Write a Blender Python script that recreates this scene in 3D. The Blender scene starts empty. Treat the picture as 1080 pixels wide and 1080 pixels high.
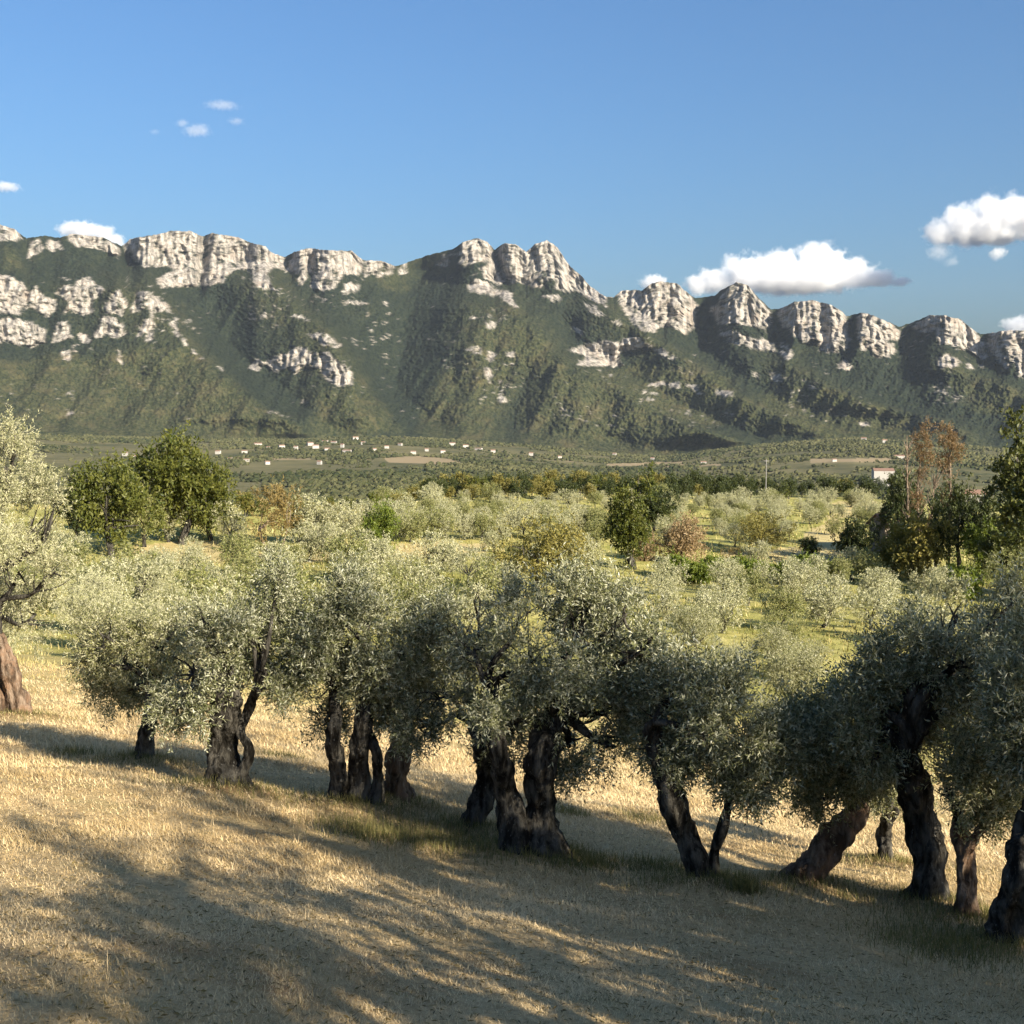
import bpy, math
import numpy as np
from mathutils import Vector, Matrix

RES = 1.0
sc = bpy.context.scene
COL = sc.collection
F_PX = 1304.0           # focal length in photo pixels (1080 px frame)
HOR = 440.0             # horizon row
TH = math.atan((540 - HOR) / F_PX)
CF = np.array([0, math.cos(TH), -math.sin(TH)])
CU = np.array([0, math.sin(TH), math.cos(TH)])
CR = np.array([1.0, 0, 0])
SUN_AZ = math.radians(136)      # direction towards the sun, clockwise from +Y (right, behind the camera)
SUN_EL = math.radians(25)

# ------------------------------------------------------------------ noise
def _h(ix, iy, iz, seed):
    n = (ix.astype(np.uint32) * np.uint32(374761393) + iy.astype(np.uint32) * np.uint32(668265263)
         + iz.astype(np.uint32) * np.uint32(2147483647) + np.uint32(seed * 974711 & 0xffffffff))
    n = (n ^ (n >> np.uint32(13))) * np.uint32(1274126177)
    n = (n ^ (n >> np.uint32(15))) * np.uint32(2246822519)
    n = n ^ (n >> np.uint32(16))
    return n.astype(np.float64) / 4294967295.0

def vn(p, seed=0):
    """value noise in [-1,1], p (...,3)"""
    p = np.asarray(p, float)
    i = np.floor(p); f = p - i
    i = i.astype(np.int64)
    f = f * f * f * (f * (f * 6 - 15) + 10)
    x, y, z = i[..., 0], i[..., 1], i[..., 2]
    fx, fy, fz = f[..., 0], f[..., 1], f[..., 2]
    def c(a, b, d): return _h(x + a, y + b, z + d, seed)
    x00 = c(0,0,0) * (1-fx) + c(1,0,0) * fx
    x10 = c(0,1,0) * (1-fx) + c(1,1,0) * fx
    x01 = c(0,0,1) * (1-fx) + c(1,0,1) * fx
    x11 = c(0,1,1) * (1-fx) + c(1,1,1) * fx
    y0 = x00 * (1-fy) + x10 * fy
    y1 = x01 * (1-fy) + x11 * fy
    return (y0 * (1-fz) + y1 * fz) * 2 - 1

def fbm(p, octv=4, seed=0, gain=0.5):
    p = np.asarray(p, float)
    a, s, t = 1.0, 0.0, 0.0
    for o in range(octv):
        s = s + a * vn(p * (2.03 ** o), seed + o * 17); t += a; a *= gain
    return s / t

def P3(x, y, z=0.0):
    x = np.asarray(x, float)
    return np.stack(np.broadcast_arrays(x, np.asarray(y, float), np.asarray(z, float)), -1)

def sstep(a, b, x):
    t = np.clip((x - a) / (b - a), 0, 1)
    return t * t * (3 - 2 * t)

def norm(v):
    return v / np.maximum(np.linalg.norm(v, axis=-1, keepdims=True), 1e-9)

# ------------------------------------------------------------------ camera rays
def pdir(px, py):
    px = np.asarray(px, float); py = np.asarray(py, float)
    d = CF * F_PX + (px - 540)[..., None] * CR + (540 - py)[..., None] * CU
    return d
def hdir(px, py):
    """unit horizontal direction and tan(elevation)"""
    d = pdir(px, py)
    hl = np.hypot(d[..., 0], d[..., 1])
    return d[..., 0] / hl, d[..., 1] / hl, d[..., 2] / hl
def project(x, y, z):
    yc = y * CF[1] + z * CF[2]
    zc = y * CU[1] + z * CU[2]
    yc = np.maximum(yc, 1e-3)
    return 540 + F_PX * x / yc, 540 - F_PX * zc / yc

# ------------------------------------------------------------------ terrain
FOOT = np.array([(-700,455),(-260,455),(0,457),(100,460),(200,463),(300,462),(400,460),(480,464),(560,470),(640,478),(700,482),
                 (745,476),(800,469),(900,462),(1000,468),(1080,476),(1340,478),(1800,478)], float)
FOOT_D = 4500.0
MOUNDS = []   # (x, y, radius, height)
def foot_py(px): return np.interp(px, FOOT[:, 0], FOOT[:, 1])

def ground_h(x, y, fine=True):
    x = np.asarray(x, float); y = np.asarray(y, float)
    r = np.hypot(x, y)
    p1 = -2.5 - 0.12 * 70 * np.tanh(x / 70) - 0.2 * np.where(y < 0, 60 * np.tanh(y / 60), y)
    p2 = -13.4 - 0.045 * np.clip(x, 0, 160) - 0.012 * np.clip(x, -120, 0) - 0.008 * (y - 100) + 0.9 * vn(P3(x / 37, y / 37), 5) + 0.3 * vn(P3(x / 11, y / 11), 6)
    k = 1.5
    m = np.maximum(p1, p2)
    h = m + k * np.log(np.exp((p1 - m) / k) + np.exp((p2 - m) / k))
    if fine:
        w = sstep(140, 40, r)
        h = h + w * (0.09 * vn(P3(x / 2.7, y / 2.7), 7) + 0.16 * vn(P3(x / 7.0, y / 7.0), 8) + 0.025 * vn(P3(x / 0.7, y / 0.7), 9))
        for (mx, my, mr, mh) in MOUNDS:
            h = h + mh * np.exp(-((x - mx) ** 2 + (y - my) ** 2) / (mr * mr))
    # beyond the field edge the land falls away into the valley
    ye = 248 + 14 * vn(P3(x / 60, 0.5), 11) - 105 * sstep(5, -28, x)
    t = sstep(0, 1, (y - ye) / 900.0)
    az_px = 540 + F_PX * x / np.maximum(y, 1.0)
    tb = hdir(az_px, foot_py(az_px))[2]
    zb = tb * FOOT_D
    zv = -128 + (zb + 128) * np.clip((r - 1500) / (FOOT_D - 1500), 0, 1) - 40 * sstep(FOOT_D - 30, FOOT_D + 200, r)
    zv = zv + (9 * fbm(P3(x / 500, y / 500), 3, 12)) * sstep(FOOT_D + 500, 3600, r)
    far = np.where(y > 100, t, 0)
    return h * (1 - far) + zv * far

def hit(px, py, dmax=6000.0):
    """first ground point along the ray through a photo pixel"""
    hx, hy, te = hdir(np.array(px, float), np.array(py, float))
    d = np.concatenate([np.linspace(3, 60, 1200), np.geomspace(60.1, dmax, 3000)])
    g = ground_h(hx * d, hy * d)
    below = te * d <= g
    i = int(np.argmax(below)) if below.any() else len(d) - 1
    return float(hx * d[i]), float(hy * d[i]), float(g[i])

def at_depth(px, py, ydepth):
    d = pdir(np.array(px, float), np.array(py, float))
    return d * (ydepth / d[..., 1:2])

# ------------------------------------------------------------------ mesh helpers
def build(name, V, Q=None, T=None, mats=(), attrs=None, smooth=False, parent=None, mat_idx=None):
    me = bpy.data.meshes.new(name)
    V = np.asarray(V, np.float32)
    loops, starts = [], []
    n = 0
    if Q is not None and len(Q):
        Q = np.asarray(Q, np.int32); loops.append(Q.ravel()); starts.append(n + 4 * np.arange(len(Q))); n += 4 * len(Q)
    if T is not None and len(T):
        T = np.asarray(T, np.int32); loops.append(T.ravel()); starts.append(n + 3 * np.arange(len(T))); n += 3 * len(T)
    L = np.concatenate(loops).astype(np.int32); S = np.concatenate(starts).astype(np.int32)
    me.vertices.add(len(V)); me.vertices.foreach_set('co', V.ravel())
    me.loops.add(len(L)); me.loops.foreach_set('vertex_index', L)
    me.polygons.add(len(S)); me.polygons.foreach_set('loop_start', S)
    me.polygons.foreach_set('use_smooth', np.full(len(S), smooth, bool))
    if mat_idx is not None: me.polygons.foreach_set('material_index', np.asarray(mat_idx, np.int32))
    for m in mats: me.materials.append(m)
    for k, a in (attrs or {}).items():
        at = me.attributes.new(k, 'FLOAT', 'POINT'); at.data.foreach_set('value', np.asarray(a, np.float32))
    me.update(calc_edges=True)
    o = bpy.data.objects.new(name, me); COL.objects.link(o)
    if parent is not None: o.parent = parent
    return o

def empty(name, loc, label=None, cat=None, group=None):
    o = bpy.data.objects.new(name, None); COL.objects.link(o); o.location = loc
    o.empty_display_size = 0.2
    tag(o, label, cat, group)
    return o
def tag(o, label=None, cat=None, group=None, kind=None):
    if label: o['label'] = label
    if cat: o['category'] = cat
    if group: o['group'] = group
    if kind: o['kind'] = kind
    return o

class Bag:
    def __init__(s): s.V = []; s.Q = []; s.T = []; s.A = []; s.n = 0
    def add(s, V, Q=None, T=None, a=None):
        V = np.asarray(V, float)
        if Q is not None and len(Q): s.Q.append(np.asarray(Q) + s.n)
        if T is not None and len(T): s.T.append(np.asarray(T) + s.n)
        s.V.append(V); s.A.append(np.full(len(V), 0.5) if a is None else a); s.n += len(V)
    def done(s):
        return (np.concatenate(s.V), np.concatenate(s.Q) if s.Q else None, np.concatenate(s.T) if s.T else None, np.concatenate(s.A))

def catmull(P, n):
    P = np.asarray(P, float)
    if len(P) == 2: P = np.stack([P[0], (P[0] + P[1]) / 2, P[1]])
    E = np.concatenate([[2 * P[0] - P[1]], P, [2 * P[-1] - P[-2]]])
    t = np.linspace(0, len(P) - 1 - 1e-6, n); i = t.astype(int); f = (t - i)[:, None]
    a, b, c, d = E[i], E[i + 1], E[i + 2], E[i + 3]
    return 0.5 * (2 * b + (c - a) * f + (2 * a - 5 * b + 4 * c - d) * f ** 2 + (3 * b - a - 3 * c + d) * f ** 3)

def tube(P, R, n=16, sides=12, rough=0.0, flute=0.0, seed=0, freq=6.0):
    """tapered, gnarled tube through P with radii R -> (V, Q, T)"""
    PR = catmull(np.concatenate([np.asarray(P, float), np.asarray(R, float)[:, None]], 1), n)
    C, r = PR[:, :3], np.maximum(PR[:, 3], 1e-4)
    tg = norm(np.gradient(C, axis=0))
    ref = np.array([1.0, 0.13, 0.07]) if abs(tg[0, 0]) < 0.8 else np.array([0.1, 1.0, 0.0])
    U = norm(ref - tg * (tg @ ref)[:, None]); W = np.cross(tg, U)
    th = np.linspace(0, 2 * math.pi, sides, endpoint=False)
    ring = U[:, None, :] * np.cos(th)[None, :, None] + W[:, None, :] * np.sin(th)[None, :, None]
    rr = np.repeat(r[:, None], sides, 1)
    if rough or flute:
        base = C[:, None, :] + ring * r[:, None, None]
        nz = fbm(base * freq * np.array([1, 1, 0.45]), 3, seed)
        s = np.linspace(0, 1, n)[:, None]
        fl = np.sin(3 * th[None] + 3.0 * s + seed) * 0.6 + np.sin(7 * th[None] - 4.5 * s + 2 * seed) * 0.4
        rr = rr * (1 + rough * nz * 1.8 + flute * fl * (1 + 1.6 * np.exp(-9 * s)) + 0.30 * np.exp(-16 * s) * (flute > 0.08))
    V = (C[:, None, :] + ring * rr[..., None]).reshape(-1, 3)
    i = np.arange(n - 1)[:, None] * sides; j = np.arange(sides)[None]; j2 = (j + 1) % sides
    Q = np.stack([i + j, i + j2, i + sides + j2, i + sides + j], -1).reshape(-1, 4)
    V = np.concatenate([V, C[-1:] + tg[-1:] * r[-1]])
    k = (n - 1) * sides
    T = np.stack([k + np.arange(sides), k + (np.arange(sides) + 1) % sides, np.full(sides, len(V) - 1)], -1)
    return V, Q, T

def leaf_quads(base, d, nrm, ll, lw, fold=0.12):
    w = norm(np.cross(d, nrm)); n2 = np.cross(w, d)
    ll = ll[:, None]; lw = lw[:, None]
    mid = base + d * ll * 0.45 + n2 * ll * fold * 0.5
    V = np.stack([base, mid + w * lw * 0.5, base + d * ll, mid - w * lw * 0.5], 1).reshape(-1, 3)
    Q = np.arange(len(base) * 4).reshape(-1, 4)
    return V, Q

def crown(rng, C, R, ntw, lpt, tlen, ll, lw, gap=-0.15, gfreq=1.6, upb=0.35, seed=1, shell=0.5, spread=0.8, shoots=0.16):
    """leafy twigs spread through a set of ellipsoids -> (V, Q, tint)"""
    C = np.asarray(C, float); R = np.asarray(R, float)
    pr = np.prod(R, 1) ** 0.7; pr = pr / pr.sum()
    k = rng.choice(len(C), ntw, p=pr)
    u = norm(rng.normal(size=(ntw, 3)))
    rad = rng.uniform(0.12, 1.0, ntw) ** shell * (0.9 + 0.32 * vn(u * 2.3 + k[:, None] * 7.7, seed))
    pos = C[k] + R[k] * u * rad[:, None]
    keep = fbm(pos * gfreq, 2, seed + 3) > gap
    pos, u, k = pos[keep], u[keep], k[keep]
    n = len(pos)
    td = norm(0.75 * u + 0.55 * rng.normal(size=(n, 3)) + np.array([0, 0, upb]) - np.array([0, 0, 0.9]) * np.clip(-u[:, 2:3], 0, 1))
    tl = tlen * rng.uniform(0.6, 1.35, n)
    sh = (rng.uniform(0, 1, n) < shoots) & (u[:, 2] > 0.15)
    td[sh] = norm(u[sh] * 0.5 + 0.35 * rng.normal(size=(int(sh.sum()), 3)) + np.array([0, 0, 1.0])); tl[sh] *= 2.0
    side = norm(np.cross(td, rng.normal(size=(n, 3)))); side2 = np.cross(td, side)
    t = np.linspace(0.05, 1, lpt)
    base = pos[:, None] + td[:, None] * (tl[:, None] * t)[..., None] - np.array([0, 0, 0.18]) * (tl[:, None] * t ** 2)[..., None]
    ang = np.arange(lpt) * 2.4
    sd = side[:, None] * np.cos(ang)[None, :, None] + side2[:, None] * np.sin(ang)[None, :, None]
    ld = norm(td[:, None] * 0.75 + sd * spread + 0.28 * rng.normal(size=(n, lpt, 3)))
    base, ld = base.reshape(-1, 3), ld.reshape(-1, 3)
    nr = norm(rng.normal(size=base.shape) + np.array([0, 0, 0.6]))
    m = len(base)
    V, Q = leaf_quads(base, ld, nr, ll * rng.uniform(0.7, 1.3, m), lw * rng.uniform(0.7, 1.3, m))
    tint = np.repeat(rng.uniform(0, 1, n), lpt) * 0.55 + rng.uniform(0, 1, m) * 0.45
    tint = np.clip(tint + 0.25 * np.repeat(fbm(pos * gfreq * 0.7, 2, seed + 9), lpt), 0, 1)
    return V, Q, np.repeat(tint, 4)

# ------------------------------------------------------------------ materials
def new_mat(name):
    m = bpy.data.materials.new(name); m.use_nodes = True
    nt = m.node_tree; nt.nodes.clear()
    out = nt.nodes.new('ShaderNodeOutputMaterial')
    return m, nt, out
def N(nt, typ, **kw):
    n = nt.nodes.new(typ)
    for k, v in kw.items(): setattr(n, k, v)
    return n
def rgb(c): return (c[0], c[1], c[2], 1.0)
def mixc(nt, fac, a, b, mode='MIX'):
    n = nt.nodes.new('ShaderNodeMix'); n.data_type = 'RGBA'; n.blend_type = mode
    for idx, v in ((0, fac), (6, a), (7, b)):
        if isinstance(v, bpy.types.NodeSocket): nt.links.new(v, n.inputs[idx])
        elif idx == 0: n.inputs[0].default_value = v
        else: n.inputs[idx].default_value = rgb(v)
    return n.outputs[2]
def math_(nt, op, a, b=None, clamp=False):
    n = nt.nodes.new('ShaderNodeMath'); n.operation = op; n.use_clamp = clamp
    for i, v in enumerate((a, b)):
        if v is None: continue
        if isinstance(v, bpy.types.NodeSocket): nt.links.new(v, n.inputs[i])
        else: n.inputs[i].default_value = v
    return n.outputs[0]
def remap(nt, v, a, b, c=0.0, d=1.0):
    n = nt.nodes.new('ShaderNodeMapRange'); nt.links.new(v, n.inputs[0])
    for i, x in enumerate((a, b, c, d)): n.inputs[i + 1].default_value = x
    return n.outputs[0]
def attr(nt, name):
    n = nt.nodes.new('ShaderNodeAttribute'); n.attribute_name = name
    return n.outputs['Fac']
def noise(nt, scale, detail=4.0, rough=0.55, vec=None, stretch=None):
    tc = nt.nodes.new('ShaderNodeTexCoord'); v = vec or tc.outputs['Object']
    if stretch:
        mp = nt.nodes.new('ShaderNodeMapping'); nt.links.new(v, mp.inputs[0]); mp.inputs['Scale'].default_value = stretch; v = mp.outputs[0]
    n = nt.nodes.new('ShaderNodeTexNoise'); nt.links.new(v, n.inputs['Vector'])
    n.inputs['Scale'].default_value = scale; n.inputs['Detail'].default_value = detail; n.inputs['Roughness'].default_value = rough
    return n.outputs['Fac']
def bsdf(nt, out, color, rough=0.8, spec=0.2, bump=None, bstr=0.5, bdist=0.05):
    p = nt.nodes.new('ShaderNodeBsdfPrincipled')
    if isinstance(color, bpy.types.NodeSocket): nt.links.new(color, p.inputs['Base Color'])
    else: p.inputs['Base Color'].default_value = rgb(color)
    p.inputs['Roughness'].default_value = rough
    p.inputs['Specular IOR Level'].default_value = spec
    if bump is not None:
        b = nt.nodes.new('ShaderNodeBump'); b.inputs['Strength'].default_value = bstr; b.inputs['Distance'].default_value = bdist
        nt.links.new(bump, b.inputs['Height']); nt.links.new(b.outputs[0], p.inputs['Normal'])
    if out is not None: nt.links.new(p.outputs[0], out.inputs['Surface'])
    return p

def leaf_mat(name, a, b, under=None, transl=0.22, rough=0.5, spec=0.3, tcol=None):
    m, nt, out = new_mat(name)
    c = mixc(nt, attr(nt, 'tint'), a, b)
    if under is not None:
        g = nt.nodes.new('ShaderNodeNewGeometry')
        c = mixc(nt, g.outputs['Backfacing'], c, under)
    p = bsdf(nt, None, c, rough, spec)
    tr = nt.nodes.new('ShaderNodeBsdfTranslucent')
    tc = mixc(nt, 1.0, c, tcol or (1.0, 1.0, 0.55), 'MULTIPLY')
    nt.links.new(tc, tr.inputs[0])
    mx = nt.nodes.new('ShaderNodeMixShader'); mx.inputs[0].default_value = transl
    nt.links.new(p.outputs[0], mx.inputs[1]); nt.links.new(tr.outputs[0], mx.inputs[2])
    nt.links.new(mx.outputs[0], out.inputs['Surface'])
    return m

def bark_mat(name, dark, light, scale=9.0, sun_warm=None):
    m, nt, out = new_mat(name)
    n1 = noise(nt, scale, 6, 0.65, stretch=(1, 1, 0.28))
    n2 = noise(nt, scale * 0.35, 3)
    n3 = noise(nt, scale * 3.2, 4, 0.6, stretch=(1, 1, 0.5))
    c = mixc(nt, remap(nt, n1, 0.42, 0.64), dark, light)
    if sun_warm: c = mixc(nt, remap(nt, n2, 0.45, 0.65), c, sun_warm)
    c = mixc(nt, remap(nt, n3, 0.62, 0.74, 0, 0.55), c, (0.34, 0.33, 0.29))
    bsdf(nt, out, c, 0.9, 0.1, n1, 1.0, 0.11)
    return m

M_OLIVE = leaf_mat('olive_leaf', (0.050, 0.060, 0.017), (0.27, 0.265, 0.10), (0.41, 0.39, 0.23), 0.18, 0.4, 0.5)
M_OLIVE_FAR = leaf_mat('olive_leaf_far', (0.045, 0.06, 0.012), (0.22, 0.23, 0.062), (0.27, 0.26, 0.11), 0.13, 0.45, 0.3)
M_OLIVE_PALE = leaf_mat('olive_leaf_pale', (0.075, 0.086, 0.028), (0.42, 0.405, 0.20), (0.44, 0.42, 0.26), 0.13, 0.45, 0.4)
M_OLIVE_GREY = leaf_mat('olive_leaf_grey', (0.040, 0.050, 0.015), (0.23, 0.235, 0.10), (0.40, 0.395, 0.26), 0.16, 0.38, 0.55)
M_GREEN = leaf_mat('green_leaf', (0.042, 0.06, 0.010), (0.15, 0.15, 0.028), None, 0.3)
M_DARKGREEN = leaf_mat('dark_leaf', (0.022, 0.036, 0.010), (0.075, 0.085, 0.022), None, 0.2)
M_POPLAR = leaf_mat('poplar_leaf', (0.03, 0.045, 0.011), (0.125, 0.125, 0.03), None, 0.2)
M_BRIGHT = leaf_mat('bright_leaf', (0.07, 0.11, 0.012), (0.20, 0.23, 0.036), None, 0.3)
M_BROWN = leaf_mat('brown_leaf', (0.11, 0.075, 0.02), (0.27, 0.20, 0.07), None, 0.2)
M_OCHRE = leaf_mat('ochre_leaf', (0.10, 0.10, 0.02), (0.30, 0.25, 0.07), None, 0.25)
M_PINK = leaf_mat('dry_pink_leaf', (0.20, 0.13, 0.06), (0.42, 0.31, 0.17), None, 0.2)
M_RUST = leaf_mat('rust_leaf', (0.13, 0.08, 0.035), (0.27, 0.18, 0.09), None, 0.2)
M_BARK = bark_mat('olive_bark', (0.014, 0.012, 0.009), (0.112, 0.102, 0.082))
M_BARK_SUNLIT = bark_mat('olive_bark_sunlit', (0.07, 0.045, 0.028), (0.27, 0.20, 0.14), sun_warm=(0.23, 0.14, 0.085))  # sunlit copy of the olive bark, low sun's warm light put into its colour
M_BARK_PALE = bark_mat('pale_bark', (0.09, 0.065, 0.045), (0.34, 0.26, 0.185), 7.0)
M_GRASS = leaf_mat('dry_grass_blade', (0.42, 0.30, 0.135), (0.74, 0.58, 0.33), None, 0.15, 0.6, 0.2, (1, 0.95, 0.8))
M_FIELDGRASS = leaf_mat('field_grass_blade', (0.16, 0.15, 0.04), (0.52, 0.43, 0.19), None, 0.2, 0.6, 0.2)
M_TUFT = leaf_mat('tuft_blade', (0.10, 0.105, 0.03), (0.26, 0.22, 0.085), None, 0.25, 0.6, 0.2)

def ground_mat():
    m, nt, out = new_mat('ground_soil_and_grass')
    tc = nt.nodes.new('ShaderNodeTexCoord'); ob = tc.outputs['Object']
    n_f = noise(nt, 14.0, 5, 0.7, ob); n_m = noise(nt, 0.9, 5, 0.6, ob); n_l = noise(nt, 0.13, 4, 0.6, ob)
    n_v = noise(nt, 0.004, 6, 0.62, ob); n_v2 = noise(nt, 0.03, 5, 0.65, ob)
    straw = mixc(nt, remap(nt, n_f, 0.32, 0.7), (0.36, 0.255, 0.12), (0.62, 0.46, 0.24))
    straw = mixc(nt, remap(nt, n_m, 0.50, 0.72, 0, 0.55), straw, (0.30, 0.235, 0.10))
    n_p = noise(nt, 0.45, 5, 0.7, ob); n_s = noise(nt, 2.2, 4, 0.65, ob, stretch=(0.35, 1.0, 1.0))
    straw = mixc(nt, remap(nt, n_p, 0.52, 0.68, 0, 0.6), straw, (0.30, 0.17, 0.08))
    straw = mixc(nt, remap(nt, n_s, 0.52, 0.70, 0, 0.45), straw, (0.22, 0.20, 0.085))
    field = mixc(nt, remap(nt, n_m, 0.35, 0.68), (0.255, 0.24, 0.065), (0.52, 0.45, 0.17))
    field = mixc(nt, remap(nt, n_l, 0.4, 0.66, 0, 0.8), field, (0.23, 0.235, 0.055))
    meadow = mixc(nt, remap(nt, n_m, 0.35, 0.7), (0.40, 0.32, 0.14), (0.55, 0.45, 0.22))
    valley = mixc(nt, remap(nt, n_v, 0.38, 0.62), (0.05, 0.056, 0.025), (0.14, 0.125, 0.06))
    valley = mixc(nt, remap(nt, n_v2, 0.48, 0.7, 0, 0.75), valley, (0.17, 0.145, 0.07))
    c = mixc(nt, attr(nt, 'w_field'), straw, field)
    c = mixc(nt, attr(nt, 'w_meadow'), c, meadow)
    c = mixc(nt, attr(nt, 'w_valley'), c, valley)
    c = mixc(nt, attr(nt, 'w_tan'), c, (0.26, 0.20, 0.115))
    c = mixc(nt, attr(nt, 'w_red'), c, (0.17, 0.085, 0.045))
    hb = math_(nt, 'ADD', math_(nt, 'MULTIPLY', n_f, 0.5), n_m)
    bsdf(nt, out, c, 0.95, 0.08, hb, 0.8, 0.12)
    return m
M_GROUND = ground_mat()

def mountain_mat():
    m, nt, out = new_mat('mountain_rock_and_forest')
    tc = nt.nodes.new('ShaderNodeTexCoord'); ob = tc.outputs['Object']
    n1 = noise(nt, 0.055, 6, 0.7, ob, stretch=(1, 1, 0.14))
    n2 = noise(nt, 0.012, 6, 0.7, ob)
    n3 = noise(nt, 0.07, 4, 0.7, ob)
    rock = mixc(nt, remap(nt, n1, 0.36, 0.58), (0.105, 0.096, 0.083), (0.36, 0.325, 0.278))
    rock = mixc(nt, remap(nt, n2, 0.52, 0.66, 0, 0.5), rock, (0.26, 0.20, 0.15))
    dark = mixc(nt, remap(nt, n3, 0.38, 0.62), (0.007, 0.012, 0.009), (0.025, 0.031, 0.018))
    scrub = mixc(nt, remap(nt, n3, 0.38, 0.62), (0.015, 0.021, 0.010), (0.058, 0.060, 0.027))
    scrub = mixc(nt, remap(nt, n2, 0.5, 0.68, 0, 0.6), scrub, (0.095, 0.078, 0.038))
    veg = mixc(nt, attr(nt, 'scrub'), dark, scrub)
    c = mixc(nt, attr(nt, 'rock'), veg, rock)
    bsdf(nt, out, c, 0.95, 0.05, n3, 0.6, 8.0)
    return m
M_MOUNT = mountain_mat()

def plain(name, col, scale=3.0, var=0.25, rough=0.9):
    m, nt, out = new_mat(name)
    n1 = noise(nt, scale, 5, 0.65)
    a = tuple(x * (1 - var) for x in col); b = tuple(min(1, x * (1 + var)) for x in col)
    bsdf(nt, out, mixc(nt, remap(nt, n1, 0.3, 0.7), a, b), rough, 0.1, n1, 0.3, 0.03)
    return m
M_WHITE = plain('white_render', (0.40, 0.375, 0.33), 1.5, 0.08)
M_STONE = plain('rubble_stone', (0.22, 0.18, 0.14), 2.5, 0.4)
M_PALEWALL = plain('pale_wall', (0.33, 0.31, 0.28), 1.5, 0.15)
M_TILE = plain('roof_tile', (0.22, 0.135, 0.095), 4.0, 0.3)
M_DARKOPEN = plain('dark_opening', (0.03, 0.028, 0.025), 2.0, 0.1)
M_POLE = plain('grey_pole', (0.22, 0.21, 0.20), 5.0, 0.15)

# ------------------------------------------------------------------ mountain
SKY = np.array([(-700,300),(-400,270),(-260,255),(-150,240),(-60,227),(0,236),(15,241),(28,251),(44,248),(63,250),(78,246),(93,248),(109,250),(122,256),(128,259),(137,251),(157,248),(181,243),
 (200,243),(215,249),(224,245),(252,250),(263,255),(280,259),(284,264),(300,271),(310,265),(326,261),(343,263),(371,264),(384,274),(403,275),(417,280),(430,276),
 (453,268),(478,262),(488,255),(503,250),(514,254),(521,263),(532,256),(543,257),(555,265),(564,257),(577,253),(588,260),(597,274),(603,282),(614,291),(623,302),
 (638,312),(647,313),(655,306),(670,305),(677,306),(688,298),(697,296),(714,298),(725,308),(733,314),(753,311),(766,302),(777,297),(788,300),(801,314),(813,326),
 (825,324),(838,318),(857,316),(877,321),(888,328),(893,333),(908,329),(921,332),(937,339),(948,344),(960,340),(980,332),(995,332),(1013,336),(1026,347),(1034,352),
 (1047,350),(1065,348),(1080,348),(1120,352),(1180,366),(1260,374),(1340,382),(1800,400)], float)
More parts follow.
